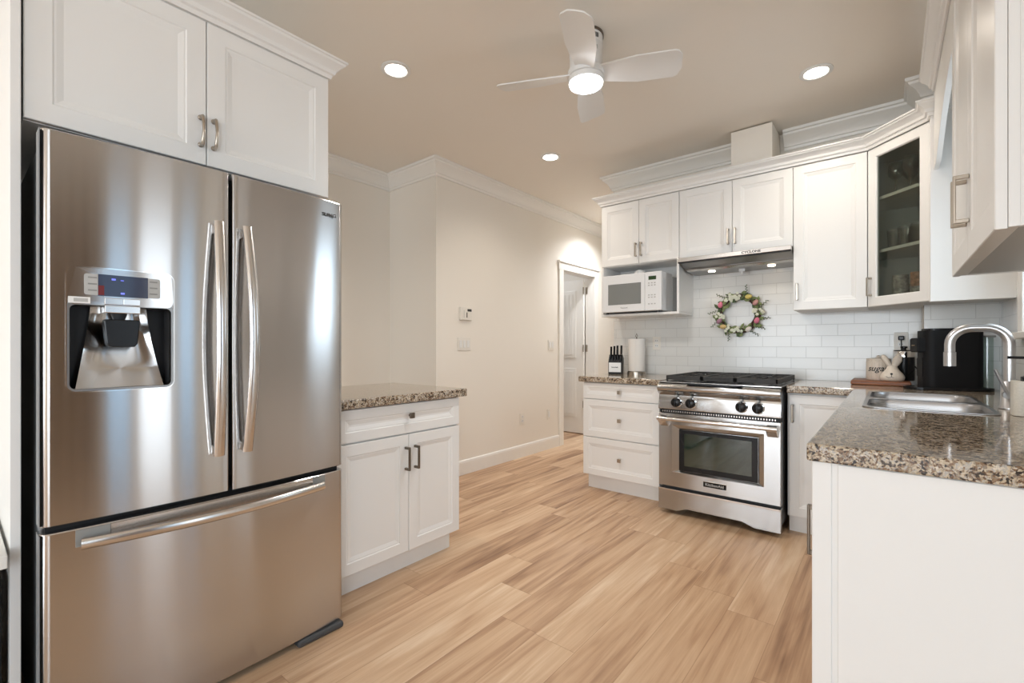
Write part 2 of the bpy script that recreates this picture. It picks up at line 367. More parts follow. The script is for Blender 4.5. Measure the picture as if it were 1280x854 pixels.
# tile backsplash (thin layer on the walls)
t = .008
struct(B('wall_back_tile', M['tileX'], None, (-1.975, .165-t, 3.92-t, 3.9195, .905, 1.84)))
struct(B('wall_corner_tile', M['tileX'], None, (.165-t, .48, 3.64-t, 3.6395, .905, 1.42)))
struct(B('wall_right_tile', M['tileY'], None, (.48-t, .4795, 1.36, 3.63, .905, 1.175), (.48-t, .4795, 3.14, 3.63, 1.175, 1.42)))

CROWN = [(0, -.125), (.014, -.125), (.018, -.108), (.026, -.104), (.03, -.088), (.046, -.062), (.066, -.044), (.078, -.034), (.082, -.022), (.094, -.018), (.097, 0), (0, 0)]
def crown(i, path):
    bm = bmesh.new(); sweep(bm, [(o, z) for o, z in CROWN], path, H-.001); return struct(link('trim_%d' % i, bm, M['trim'], smooth=25))
crown(1, [(-3.6, -6.8), (-3.6, 2.617), (-2.96, 2.617), (-2.96, 6.78)])
crown(2, [(-1.98, 6.7), (-1.98, 3.92), (-.90, 3.92)])
crown(3, [(-.60, 3.92), (.165, 3.92), (.165, 3.64), (.48, 3.64), (.48, 1.3)])
BASEB = [(0, 0), (.015, 0), (.015, .105), (.011, .122), (.005, .128), (0, .128)]
bm = bmesh.new(); sweep(bm, BASEB, [(-3.6, -6.8), (-3.6, 2.617), (-2.96, 2.617), (-2.96, 4.50)]); struct(link('baseboard_left', bm, M['trim']))
bm = bmesh.new(); sweep(bm, BASEB, [(-2.96, 5.39), (-2.96, 6.78)]); struct(link('baseboard_hall', bm, M['trim']))
# doorway casing
bm = bmesh.new()
for y0, y1 in ((4.475, 4.56), (5.30, 5.385)):
    box(bm, -2.9599, -2.942, y0, y1, 0, 2.05); 
box(bm, -2.9599, -2.940, 4.465, 5.395, 2.04, 2.125); box(bm, -2.9599, -2.925, 4.455, 5.405, 2.125, 2.145)
box(bm, -3.081, -2.96, 4.545, 4.564, 0, 2.036); box(bm, -3.081, -2.96, 5.296, 5.315, 0, 2.036); box(bm, -3.081, -2.96, 4.55, 5.31, 2.036, 2.045)
struct(link('trim_4', bm, M['trim'], bev=.003))
# open door leaf with two moulded panels and vertical grooves
bm = bmesh.new()
DW, dx = .72, -3.09
rw = .11
box(bm, dx-DW, dx, 5.258, 5.293, .012, 2.02)
d = struct(link('door_1', bm, M['trim'], bev=.002))
bm = bmesh.new()
for z0, z1 in ((.22, .86), (1.00, 1.88)):
    x0, x1 = dx-DW+rw, dx-rw
    box(bm, x0, x1, 5.250, 5.2595, z0, z1)
    k = 7
    for i in range(k+1):
        xx = x0+.04+(x1-x0-.08)*i/k
        if i < k: box(bm, xx+.004, xx+(x1-x0-.08)/k-.004, 5.245, 5.2505, z0+.04, z1-.04)
struct(link('door_panel', bm, M['trim'], d, bev=.003))
for z in (.35, 1.08, 1.83):
    B('hinge', M['nickel'], d, (-3.094, -3.082, 5.246, 5.2575, z, z+.09)); B('hinge_leaf', M['nickel'], d, (-3.078, -3.05, 5.2935, 5.2958, z, z+.09))
# sink window
w = struct(B('window_1', M['trim'], None, (.455, .4798, 3.02, 3.115, 1.20, 2.14), (.455, .4798, 2.36, 2.42, 1.20, 2.14), (.455, .4798, 2.36, 3.115, 2.05, 2.14),
             (.425, .4798, 2.345, 3.14, 1.178, 1.205), (.50, .54, 2.42, 2.455, 1.22, 2.05), (.50, .54, 2.985, 3.02, 1.22, 2.05), (.50, .54, 2.42, 3.02, 1.22, 1.26), (.50, .54, 2.42, 3.02, 2.01, 2.05), bev=.003))
B('pane', M['glass'], w, (.517, .521, 2.45, 2.99, 1.255, 2.015))
n = 2
for (y0, y1, z0, z1) in ((-2.25, -.75, .4, 2.3), (.30, .60, .0, 2.1), (1.0, 1.26, 0, 2.1)):  # unseen side openings, added for daylight and refrigerator reflection bands
    w = struct(B('window_%d' % n, M['trim'], None, (1.17, 1.22, y0, y0+.05, z0, z1), (1.17, 1.22, y1-.05, y1, z0, z1), (1.17, 1.22, y0, y1, z0, z0+.06), (1.17, 1.22, y0, y1, z1-.06, z1)))
    B('pane', M['glass'], w, (1.192, 1.196, y0+.05, y1-.05, z0+.06, z1-.06)); n += 1
for (x0, x1) in ((-3.4, -1.2), (-1.2, 1.0)):  # unseen rear glazing, added as a wide daylight source
    w = struct(B('window_%d' % n, M['trim'], None, (x0, x0+.05, -6.97, -6.92, .08, 2.4), (x1-.05, x1, -6.97, -6.92, .08, 2.4), (x0, x1, -6.97, -6.92, .08, .16), (x0, x1, -6.97, -6.92, 2.34, 2.4), ((x0+x1)/2-.03, (x0+x1)/2+.03, -6.97, -6.92, .08, 2.4)))
    B('pane', M['glass'], w, (x0+.05, x1-.05, -6.948, -6.944, .16, 2.34)); n += 1
dd = struct(B('reflection_door', M['trim'], None, (1.17, 1.21, .602, .642, .005, 2.098), (1.17, 1.21, .958, .998, .005, 2.098), (1.17, 1.21, .642, .958, .005, .12), (1.17, 1.21, .642, .958, 2.0, 2.098), bev=.002))  # unseen glazed door, added to shape the refrigerator reflection
B('pane', M['glass'], dd, (1.188, 1.192, .642, .958, .12, 2.0))
struct(B('ground', M['outside'], None, (1.6, 14, -14, 8, -.14, -.04), (-8, 14, -14, -7.2, -.14, -.04)))  # unseen ground, made pale for the freezer drawer reflection

def backdrop(y0, y1, label):  # pleated cloth, unseen, added for a dark band in the refrigerator reflection
    bm = bmesh.new(); n_ = 60; A = []; Bk = []
    for i in range(n_+1):
        y = y0+(y1-y0)*i/n_; x = 1.07+.022*math.sin(i*.95); A.append((x, y)); Bk.append((x+.003, y))
    va = [[bm.verts.new((x, y, z)) for x, y in A] for z in (.02, 2.30)]; vb = [[bm.verts.new((x, y, z)) for x, y in Bk] for z in (.02, 2.30)]
    for i in range(n_):
        bm.faces.new((va[0][i], va[0][i+1], va[1][i+1], va[1][i])); bm.faces.new((vb[0][i], vb[1][i], vb[1][i+1], vb[0][i+1]))
        bm.faces.new((va[1][i], va[1][i+1], vb[1][i+1], vb[1][i])); bm.faces.new((va[0][i], vb[0][i], vb[0][i+1], va[0][i+1]))
    for i in (0, n_): bm.faces.new((va[0][i], va[1][i], vb[1][i], vb[0][i]))
    t_ = thing('backdrop', label, 'backdrop', (0, 0, 0)); link('fabric', bm, M['backdrop'], t_, smooth=60)
    bm = bmesh.new(); tube(bm, [(1.07, y0-.04, 2.31), (1.07, y1+.02, 2.31)], .012, 10)
    for y in (y0-.02, y1): tube(bm, [(1.07, y, 2.31), (1.149, y, 2.31)], .008, 8)
    link('rod', bm, M['bronze'], t_, smooth=50)
backdrop(-.70, .27, 'taupe curtain hung out of view, added to darken a band of refrigerator reflections')

# ------------------------------------------------------------------ cabinet builders
def bar_handle(parent, m, x, z0, z1, y=0, out=.032, w=.012, horiz=False):
    bm = bmesh.new()
    zc = [z0+.006, z1-.006]
    for z in zc: box(bm, x-w/2, x+w/2, y-out, y, z-.006, z+.006)
    box(bm, x-w/2, x+w/2, y-out-.005, y-out+.002, z0, z1)
    return link('handle', bm, m, parent, bev=.002)
def arch_handle(parent, m, x, z0, z1, y=0):
    bm = bmesh.new()
    pts = [(x, y, z0+.008), (x, y-.014, z0+.008)]; k = 8
    for i in range(k+1):
        s = i/k; pts.append((x, y-.022-.012*math.sin(PI*s), z0+.008+(z1-z0-.016)*s))
    pts += [(x, y-.014, z1-.008), (x, y, z1-.008)]
    tube(bm, pts, [.0075, .0065]+[.0045+.0015*abs(2*i/k-1) for i in range(k+1)]+[.0065, .0075], 8)
    for z in (z0+.008, z1-.008): lathe(bm, [(.009, 0), (.009, -.004), (.006, -.007)], 12, (x, y, z), axis='y')
    return link('handle', bm, m, parent, smooth=50)
def square_knob(parent, m, x, z, y=0, s=.014):
    bm = bmesh.new(); lathe(bm, [(.008, 0), (.005, -.004), (.005, -.016)], 12, (x, y, z), axis='y')
    box(bm, x-s, x+s, y-.026, y-.015, z-s, z+s)
    return link('knob', bm, m, parent, bev=.003)
def front(parent, kind, x0, x1, z0, z1, handle=None, hm=None, fr=.055, style='bar', out=.032, g=.0015):
    bm = bmesh.new(); panel_front(bm, x0+g, x1-g, z0+g, z1-g, fr)
    o = link(kind, bm, M['cab'], parent)
    if handle:
        if style == 'knob': square_knob(o, hm, *handle)
        elif style == 'arch': arch_handle(o, hm, *handle)
        else: bar_handle(o, hm, *handle, out=out)
    return o
CORN = [(0, -.075), (.008, -.075), (.012, -.060), (.020, -.056), (.024, -.042), (.038, -.026), (.050, -.018), (.054, -.010), (.060, -.008), (.060, 0), (0, 0)]
def cornice(parent, path, z, name='crown_moulding', frieze=.03):
    bm = bmesh.new(); sweep(bm, CORN, path, z)
    return link(name, bm, M['cab'], parent, smooth=25)

R90 = PI/2
# ---- cabinet over the fridge (faces +X): local x = world y-.138, local y = depth
oc = thing('wall_cabinet', 'large white two-door cabinet mounted above the stainless refrigerator', 'cabinet', (-1.885, .138, 1.786), R90)
B('body', M['cab'], oc, (0.002, .915, .021, .72, 0, .62), bev=.001)
front(oc, 'door', 0, .452, 0, .515, (.433, .06, .172), M['nickel'], .058, 'arch')
front(oc, 'door', .452, .915, 0, .515, (.474, .06, .172), M['nickel'], .058, 'arch')
B('frieze', M['cab'], oc, (0, .915, .004, .0209, .516, .60))
bm = bmesh.new(); sweep(bm, CORN, [(-.04, .003), (.9152, .003), (.9152, .70)], .592); link('crown_moulding', bm, M['cab'], oc, smooth=25)
# tall end panel left of the fridge
tag(B('refrigerator_end_panel', M['cab'], None, (-2.60, -1.868, .112, .134, .001, 2.40), bev=.002), 'tall narrow white panel standing along the left side of the refrigerator', 'panel')

# ---- left base cabinet with granite top
lb = thing('base_cabinet', 'white base cabinet with two doors and one drawer beside the refrigerator', 'cabinet', (-1.885, 1.085, 0), R90)
LW = .755
B('body', M['cab'], lb, (0, LW, .021, .64, .105, .858), bev=.001)
B('toe_kick', M['cab'], lb, (.005, LW-.02, .062, .60, .0, .1045))
front(lb, 'drawer', 0.0, LW, .705, .857, (.405, .80-.005), M['bronze'], .045, 'knob')
front(lb, 'door', 0, .40, .108, .70, (.378, .523, .64), M['bronze'], .052, 'bar')
front(lb, 'door', .40, LW, .108, .70, (.437, .523, .64), M['bronze'], .052, 'bar')
def countertop(name, label, outer, holes=(), z0=.862, z1=.905):
    bm = bmesh.new(); poly_slab(bm, outer, holes, z0, z1)
    o = link(name, bm, M['granite'], bev=.005, seg=3); return tag(o, label, 'countertop')
countertop('granite_countertop', 'speckled brown granite slab on the cabinet beside the refrigerator', [(-2.55, 1.085), (-1.86, 1.085), (-1.86, 1.878), (-2.55, 1.878)])

# ---- drawer base left of the range (faces -Y)
db = thing('drawer_cabinet', 'white base cabinet with three drawers left of the range', 'cabinet', (-1.925, 3.27, 0))
B('body', M['cab'], db, (0, .635, .021, .63, .118, .858), bev=.001)
B('toe_kick', M['cab'], db, (.012, .635, .07, .60, 0, .1175))
for z0, z1, fr in ((.728, .857, .035), (.425, .725, .05), (.120, .422, .05)):
    front(db, 'drawer', 0, .635, z0, z1, (.325, (z0+z1)/2), M['nickel'], fr, 'knob')
countertop('granite_countertop', 'speckled brown granite slab left of the range under the microwave', [(-1.955, 3.245), (-1.262, 3.245), (-1.262, 3.911), (-1.955, 3.911)])

# ---- base cabinet right of the range
rb = thing('base_cabinet', 'white single-door base cabinet in the corner right of the range', 'cabinet', (-.488, 3.27, 0))
B('body', M['cab'], rb, (0, .355, .021, .63, .105, .858), bev=.001)
B('toe_kick', M['cab'], rb, (.004, .355, .06, .60, 0, .1045))
front(rb, 'door', .008, .353, .108, .852, (.030, .682, .792), M['bronze'], .055, 'bar')
# ---- sink run, faces -X: local x = 3.27 - world y, depth +X
sb = thing('sink_cabinet', 'long white sink base cabinet under the granite counter at the right edge', 'cabinet', (-.13, 3.262, 0), -R90)
SL = 3.262-1.37
B('body', M['cab'], sb, (.02, .165, .021, .60, .105, .858), (.165, 1.02, .021, .60, .105, .70), (1.02, SL-.001, .021, .60, .105, .858), bev=.001)
B('toe_kick', M['cab'], sb, (.02, SL-.03, .07, .58, 0, .1045))
B('end_panel', M['cab'], sb, (SL, SL+.018, 0, .604, 0, .861), bev=.0015)
B('corner_stile', M['cab'], sb, (SL+.0182, SL+.024, -.018, .022, 0, .861), (SL-.02, SL+.0182, -.018, 0, 0, .861), bev=.002)
B('cover_panel', M['cab'], sb, (SL+.0182, SL+.022, .034, .60, .012, .859), bev=.0015)
xs = [.03, .66, .95, 1.24, SL-.025]
for i in range(4):
    hx = xs[i+1]-.03 if i % 2 == 0 else xs[i]+.03
    if i == 3: hx = xs[i+1]-.03
    front(sb, 'door', xs[i], xs[i+1], .108, .852, (hx, .60, .73), M['bronze'], .055, 'bar')
# L-shaped counter with sink cutout
SX0, SX1, SY0, SY1 = -.085, .30, 2.26, 3.08
hole = rrect(SX0+.012, SX1-.012, SY0+.012, SY1-.012, .06)
countertop('granite_countertop', 'long speckled granite counter with the steel sink set in it, wrapping the corner at right',
           [(-.488, 3.911), (.156, 3.911), (.156, 3.631), (.4715, 3.631), (.4715, 1.335), (-.158, 1.335), (-.158, 3.245), (-.488, 3.245)], [hole])

# ---- sink
sk = thing('kitchen_sink', 'double bowl stainless steel sink set into the granite counter', 'sink', (0, 0, .9055))
b1 = rrect(SX0+.014, SX1-.014, SY0+.014, SY0+.385, .07); b2 = rrect(SX0+.014, SX1-.014, SY0+.41, SY1-.014, .07)
bm = bmesh.new(); poly_slab(bm, rrect(SX0, SX1, SY0, SY1, .05), [b1, b2], 0, .004); link('rim', bm, M['sinks'], sk, bev=.0012)
for (y0, y1) in ((SY0+.014, SY0+.385), (SY0+.41, SY1-.014)):
    bm = bmesh.new(); rings = []
    for ins, z in ((-.001, .002), (.001, -.004), (.004, -.02), (.010, -.14), (.02, -.165), (.05, -.175), (.12, -.178)):
        rr = max(.07-ins*.4, .03)
        rings.append([bm.verts.new((x, y, z)) for x, y in rrect(SX0+.014+ins, SX1-.014-ins, y0+ins, y1-ins, rr)])
    for a, b in zip(rings, rings[1:]):
        k = len(a)
        for i in range(k): bm.faces.new((a[i], a[(i+1) % k], b[(i+1) % k], b[i]))
    bm.faces.new(rings[-1]); bw = link('bowl', bm, M['sinks'], sk, smooth=50)
    bm = bmesh.new(); lathe(bm, [(.0, .001), (.04, .001), (.044, .004), (.036, .004), (.03, .0015), (0, .0015)], 24, ((SX0+SX1)/2, (y0+y1)/2, -.1785)); link('drain', bm, M['chrome'], bw, smooth=True)

# ---- faucet
fc = thing('kitchen_faucet', 'tall brushed steel gooseneck faucet behind the sink', 'faucet', (.352, 2.55, .906))
bm = bmesh.new(); lathe(bm, [(.030, 0), (.030, .006), (.026, .012), (.024, .10), (.020, .105)], 28); link('base', bm, M['faucet'], fc, smooth=True)
bm = bmesh.new(); R = .065
pts = [(0, 0, .10), (0, 0, .2), (0, 0, .245)]
for i in range(1, 8): a = PI/2*i/7; pts.append((-R+R*math.cos(a), 0, .245+R*math.sin(a)))
pts += [(-.08, 0, .31), (-.10, 0, .31)]
for i in range(1, 8): a = PI/2*i/7; pts.append((-.10-R*math.sin(a), 0, .31-R+R*math.cos(a)))
pts += [(-.165, 0, .215)]
tube(bm, pts, .0165, 20, up=(0, 1, 0)); link('spout', bm, M['faucet'], fc, smooth=50)
bm = bmesh.new(); tube(bm, [(-.165, 0, .214), (-.165, 0, .158)], .019, 20); link('spray_head', bm, M['faucet'], fc, smooth=50)
bm = bmesh.new(); tube(bm, [(-.01, -.02, .055), (-.01, -.05, .055)], .014, 16); tube(bm, [(-.01, -.046, .055), (-.045, -.056, .15)], .0055, 10); link('handle', bm, M['faucet'], fc, smooth=50)

# ------------------------------------------------------------------ wall cabinets on the back wall (faces -Y), front plane y=3.58
YU = 3.58
mc = thing('microwave_cabinet', 'white two-door wall cabinet with an open shelf holding the microwave', 'cabinet', (-1.924, YU, 1.398))
B('body', M['cab'], mc, (0, .666, .021, .335, .425, 1.02), (0, .018, .001, .335, 0.02, .425), (.648, .666, .001, .335, .02, .425), (.018, .648, .325, .335, .02, .425), bev=.001)
B('shelf', M['cab'], mc, (-.002, .666, -.002, .335, 0, .0195), bev=.002)
front(mc, 'door', 0, .338, .427, .945, (.316, .483, .594), M['nickel'], .055, 'bar', out=.026)
front(mc, 'door', .338, .666, .427, .945, (.362, .483, .594), M['nickel'], .055, 'bar', out=.026)
hc = thing('hood_cabinet', 'white two-door wall cabinet above the range hood', 'cabinet', (-1.257, YU, 1.815))
B('body', M['cab'], hc, (0.001, .757, .021, .335, 0, .605), bev=.001)
front(hc, 'door', 0, .379, 0, .528, (.354, .065, .178), M['nickel'], .055, 'bar', out=.026)
front(hc, 'door', .379, .758, 0, .528, (.402, .065, .178), M['nickel'], .055, 'bar', out=.026)
tc_ = thing('wall_cabinet', 'tall white single-door wall cabinet between the range hood and the glass corner cabinet', 'cabinet', (-.499, YU, 1.385))
B('body', M['cab'], tc_, (0.001, .393, .021, .335, 0, 1.035), bev=.001)
front(tc_, 'door', 0, .394, 0, .958, (.024, .065, .178), M['nickel'], .055, 'bar', out=.026)
# corner cabinet: diagonal glass door
P0 = Vector((-.105, 3.58)); P1 = Vector((.165, 3.31)); ang = math.atan2(P1.y-P0.y, P1.x-P0.x); DL = (P1-P0).length
cc = thing('corner_cabinet', 'white diagonal corner wall cabinet with a glass door', 'cabinet', (P0.x, P0.y, 1.385), ang)
inv = Matrix.Rotation(-ang, 3, 'Z')
def loc2(x, y): v = inv @ Vector((x-P0.x, y-P0.y, 0)); return (v.x, v.y)
shape = [loc2(-.104, 3.60), loc2(.16, 3.336), loc2(.165, 3.331), loc2(.477, 3.331), loc2(.477, 3.628), loc2(.155, 3.628), loc2(.155, 3.909), loc2(-.104, 3.909)]
inner = [loc2(-.090, 3.60), loc2(.166, 3.345), loc2(.460, 3.345), loc2(.460, 3.612), loc2(.140, 3.612), loc2(.140, 3.895), loc2(-.090, 3.895)]
bm = bmesh.new(); poly_slab(bm, shape, [], 0, .018); poly_slab(bm, shape, [], .96, 1.035)
# sides & backs
def wallseg(a, b, th=.014):
    a = Vector(a); b = Vector(b); d = (b-a).normalized(); nn = Vector((-d.y, d.x))*th
    vs = [bm.verts.new((p.x, p.y, z)) for z in (.018, .96) for p in (a, b, b+nn, a+nn)]
    for f in ((0, 1, 2, 3), (4, 5, 6, 7), (0, 1, 5, 4), (1, 2, 6, 5), (2, 3, 7, 6), (3, 0, 4, 7)): bm.faces.new([vs[i] for i in f])
wallseg(loc2(.165, 3.331), loc2(.477, 3.331)); wallseg(loc2(.477, 3.331), loc2(.477, 3.628)); wallseg(loc2(.477, 3.628), loc2(.141, 3.628)); wallseg(loc2(.155, 3.628), loc2(.155, 3.909)); wallseg(loc2(.155, 3.909), loc2(-.104, 3.909)); wallseg(loc2(-.104, 3.909), loc2(-.104, 3.60))
link('body', bm, M['cabin'], cc)
for z in (.345, .665):
    bm = bmesh.new(); poly_slab(bm, [loc2(-.086, 3.618), loc2(.175, 3.357), loc2(.455, 3.357), loc2(.455, 3.605), loc2(.136, 3.605), loc2(.136, 3.89), loc2(-.086, 3.89)], [], z-.018, z); link('shelf', bm, M['cab'], cc)
bm = bmesh.new(); fr = .058
rings = [(0, .02), (0, .002), (.002, 0), (fr-.006, 0), (fr, .006), (fr, .02)]; RR = []
for o, dd in rings: RR.append([bm.verts.new(p) for p in ((.002+o, dd, .002+o), (DL-.002-o, dd, .002+o), (DL-.002-o, dd, .956-o), (.002+o, dd, .956-o))])
for a, b in zip(RR, RR[1:]+RR[:1]):
    for i in range(4): bm.faces.new((a[i], a[(i+1) % 4], b[(i+1) % 4], b[i]))
gd = link('door', bm, M['cab'], cc)
B('glass_pane', M['cabglass'], gd, (fr-.002, DL-fr+.002, .010, .013, fr-.002, .96-fr))
bar_handle(gd, M['nickel'], .026, .065, .178, out=.026)
# side filler and end panel facing the window
def wb(name, parent, *bxs, bev=.001, m='cab'):
    bm = bmesh.new()
    for b in bxs: box(bm, *b)
    Mi = Matrix.Translation((-P0.x, -P0.y, -1.385)); Rm = Matrix.Rotation(-ang, 4, 'Z')
    bm.transform(Rm @ Mi)
    return link(name, bm, M[m], parent, bev=bev)
wb('end_panel', cc, (.165, .477, 3.25, 3.329, 1.378, 2.42))
# continuous cornice over the four back-wall cabinets, resting on them
bm = bmesh.new(); sweep(bm, CORN, [(-1.9255, 3.85), (-1.9255, YU-.001), (-.105, YU-.001), (.164, 3.309), (.164, 3.2485), (.476, 3.2485)][::-1] if False else [(-1.9255, 3.90), (-1.9255, YU-.001), (-.105, YU-.001), (.164, 3.309), (.164, 3.2485), (.476, 3.2485)], 2.42)
cn = link('cornice', bm, M['cab'], smooth=25); tag(cn, 'white crown moulding running along the tops of the wall cabinets over the range', 'moulding')

# ---- right wall cabinet near the camera (faces -X): local x = YF - world y
YF = 2.344; NW = YF-1.454
nc = thing('wall_cabinet', 'white wall cabinet at the upper right corner, seen almost edge-on', 'cabinet', (.178, YF, 1.40), -R90)
B('body', M['cab'], nc, (0, NW, .021, .039, 0, 1.04), (0, .018, .039, .298, 0, 1.04), (NW-.018, NW, .039, .298, 0, 1.04), (.018, NW-.018, .039, .298, 1.02, 1.04), bev=.001)
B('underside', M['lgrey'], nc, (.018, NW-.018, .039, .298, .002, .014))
front(nc, 'door', 0, NW/2, -.004, 1.04, (NW/2-.03, .10, .24), M['nickel'], .07, 'bar', out=.03)
front(nc, 'door', NW/2, NW, -.004, 1.04, (NW/2+.03, .10, .24), M['nickel'], .07, 'bar', out=.03)
bm = bmesh.new(); sweep(bm, CORN, [(YF-3.186, -.001), (NW+.001, -.001), (NW+.001, .29)], 1.119); link('crown_moulding', bm, M['cab'], nc, smooth=25)
bm = bmesh.new(); pts = [(YF-3.248, 1.06), (YF-3.248, .66), (YF-3.12, .66)]
for yy, zz in ((3.10, .664), (3.05, .678), (2.95, .716), (2.81, .766), (2.66, .802), (2.52, .826), (2.42, .834)): pts.append((YF-yy, zz))
pts += [(-.001, .836), (-.001, 1.06)]
extrude_xz(bm, pts, .0, .020); link('window_valance', bm, M['cab'], nc, bev=.001)

# ------------------------------------------------------------------ glassware inside the corner cabinet
def W3(lx, ly):
    v = Matrix.Rotation(ang, 3, 'Z') @ Vector((lx, ly, 0)); return (P0.x+v.x, P0.y+v.y)
bm = bmesh.new(); lathe(bm, [(.033, 0), (.034, .004), (.005, .008), (.004, .07), (.012, .08), (.036, .11), (.04, .14), (.034, .18), (.033, .18), (.038, .14), (.033, .112), (.001, .082)], 20, cap=False)
wg = link('wine_glass', bm, M['drink'], smooth=50)
bm = bmesh.new(); lathe(bm, [(0, 0), (.03, 0), (.036, .11), (.034, .11), (.028, .008), (0, .008)], 20, cap=False)
tb = link('tumbler', bm, M['drink'], smooth=50)
bm = bmesh.new(); lathe(bm, [(0, 0), (.034, 0), (.038, .006), (.038, .08), (.035, .08), (.034, .008), (0, .008)], 20, cap=False)
bm2 = [(.036+.022*math.sin(PI*i/8), 0, .015+.05*i/8) for i in range(9)]; tube(bm, bm2, .005, 8)
mg = link('mug', bm, M['mugp'], smooth=50)
used = set()
def place(proto, loc, label, cat, group, m=None, rz=0):
    if proto.name not in used: o = proto; used.add(proto.name)
    else: o = proto.copy(); C.objects.link(o)
    o.location = loc; o.rotation_euler = (0, 0, rz)
    if m: o.data = o.data.copy() if o is not proto else o.data; o.data.materials[0] = m
    return tag(o, label, cat, group)
for lx, ly in ((.10, .09), (.20, .08), (.28, .09), (.12, .165), (.24, .165)):
    x, y = W3(lx, ly); place(wg, (x, y, 1.385+.6655), 'stemmed glass on the top shelf of the glass-door corner cabinet', 'glass', 'stemware on the top shelf')
for lx, ly in ((.09, .09), (.17, .08), (.25, .08), (.31, .10), (.14, .155), (.23, .155)):
    x, y = W3(lx, ly); place(tb, (x, y, 1.385+.3455), 'clear tumbler on the middle shelf of the glass-door corner cabinet', 'glass', 'tumblers on the middle shelf')
x, y = W3(.12, .10); place(mg, (x, y, 1.4035), 'grey patterned mug, bottom left on the lowest shelf of the corner cabinet', 'mug', 'mugs in the corner cabinet', rz=.2)
x, y = W3(.12, .10); place(mg, (x, y, 1.484), 'grey patterned mug stacked on the left mug in the corner cabinet', 'mug', 'mugs in the corner cabinet', rz=-.3)
x, y = W3(.24, .09); place(mg, (x, y, 1.4035), 'pale patterned mug, bottom right on the lowest shelf of the corner cabinet', 'mug', 'mugs in the corner cabinet', rz=.1)
x, y = W3(.24, .09); place(mg, (x, y, 1.484), 'rust coloured mug stacked on the right mug in the corner cabinet', 'mug', 'mugs in the corner cabinet', M['mugo'], rz=-.2)

# ------------------------------------------------------------------ duct cover above the hood cabinet
dc = tag(B('duct_cover', M['wall'], None, (-.894, -.628, 3.615, 3.9195, 2.4205, 2.698), bev=.002), 'square painted box standing on the cabinets above the hood, just below the ceiling', 'duct cover')

# ------------------------------------------------------------------ range hood
hd = thing('range_hood', 'slim stainless under-cabinet range hood with two small lamps', 'range hood', (-1.238, 3.50, 1.72))
HWd = .737
bm = bmesh.new(); extrude_yz(bm, [(.02, .092), (.02, .062), (.16, .028), (.19, .012), (.40, .004), (.40, .092)], 0.002, HWd-.002); link('housing', bm, M['steeld'], hd, bev=.001)
B('visor', M['steelh'], hd, (-.004, HWd+.002, 0, .019, .060, .090), bev=.002)
B('visor_lip', M['blackm'], hd, (-.002, HWd, .002, .03, .052, .0595))
bm = bmesh.new(); extrude_yz(bm, [(.165, .0255), (.185, .015), (.185, .008), (.160, .0195)], .01, HWd-.01); link('filter_rail', bm, M['steelh'], hd)
for x in (.17, .58):
    bm = bmesh.new(); lathe(bm, [(.026, .006), (.026, 0), (.022, -.003), (0, -.004)], 20, (x, .26, .006)); link('lamp', bm, M['hoodl'], hd, smooth=True)
bm = bmesh.new(); box(bm, .36, .40, .275, .285, -.012, .01); lathe(bm, [(.006, 0), (.006, -.02)], 10, (.38, .28, -.008)); link('clip', bm, M['white'], hd)
text_mesh('lettering', 'CYCLONE', .022, M['ink'], hd, (.50, -.0012, .075), (R90, 0, 0), bold=.0006, sx=1.2)
for x in (.17, .58):
    d = bpy.data.lights.new('hood_lamp', 'SPOT'); d.energy = .5; d.color = (1, .85, .66); d.spot_size = 2.0; d.spot_blend = .8; d.shadow_soft_size = .02
    o = bpy.data.objects.new('hood_lamp', d); C.objects.link(o); o.location = (-1.238+x, 3.76, 1.715); o.rotation_euler = (.1, 0, 0)

# ------------------------------------------------------------------ range
rg = thing('gas_range', 'stainless steel gas range with oven door and four black knobs', 'range', (-1.245, 3.14, 0))
RW = .745
B('body', M['dgrey'], rg, (.004, RW-.004, .055, .74, .06, .895), bev=.002)
for x in (.04, RW-.04):
    for y in (.1, .68):
        bm = bmesh.new(); lathe(bm, [(.016, .0), (.016, .06)], 12, (x, y, 0)); link('foot', bm, M['black'], rg)
bm = bmesh.new()
extrude_xz(bm, [(0, .028), (.13, .028), (.19, .052), (.53, .052), (.60, .028), (RW, .028), (RW, .165), (0, .165)], -.002, .03); link('kick_panel', bm, M['rsteel'], rg, bev=.002)
B('kick_ledge', M['steelh'], rg, (0, RW, -.006, .05, .160, .172), bev=.003)
# oven door
bm = bmesh.new()
def fr4(x0, x1, z0, z1, y): return [bm.verts.new(p) for p in ((x0, y, z0), (x1, y, z0), (x1, y, z1), (x0, y, z1))]
ox0, ox1, oz0, oz1 = .0, RW, .188, .690
Rg = [fr4(ox0, ox1, oz0, oz1, .052), fr4(ox0, ox1, oz0, oz1, .004), fr4(ox0+.003, ox1-.003, oz0+.003, oz1-.003, 0),
      fr4(.092, .655, .290, .612, 0), fr4(.135, .620, .300, .582, .022)]
for a, b in zip(Rg, Rg[1:]):
    for i in range(4): bm.faces.new((a[i], a[(i+1) % 4], b[(i+1) % 4], b[i]))
bm.faces.new(list(reversed(Rg[0]))); bm.faces.new(Rg[-1])
od = link('oven_door', bm, M['rsteel'], rg)
B('window_frame', M['black'], od, (.137, .618, .016, .0215, .302, .580), bev=.001)
B('window_glass', M['ovglass'], od, (.172, .584, .0135, .0158, .338, .555))
bm = bmesh.new(); tube(bm, [(.01, -.052, .655), (RW-.012, -.052, .655)], .0135, 20); link('handle', bm, M['steelh'], od, smooth=50)
for x in (.012, RW-.072):
    bm = bmesh.new(); extrude_yz(bm, [(0, .675), (-.03, .672), (-.055, .665), (-.055, .640), (-.01, .600), (0, .598)], x, x+.06); link('handle_bracket', bm, M['steelh'], od, bev=.004)
B('badge', M['black'], od, (.300, .440, -.005, -.0002, .228, .262), bev=.0015); 
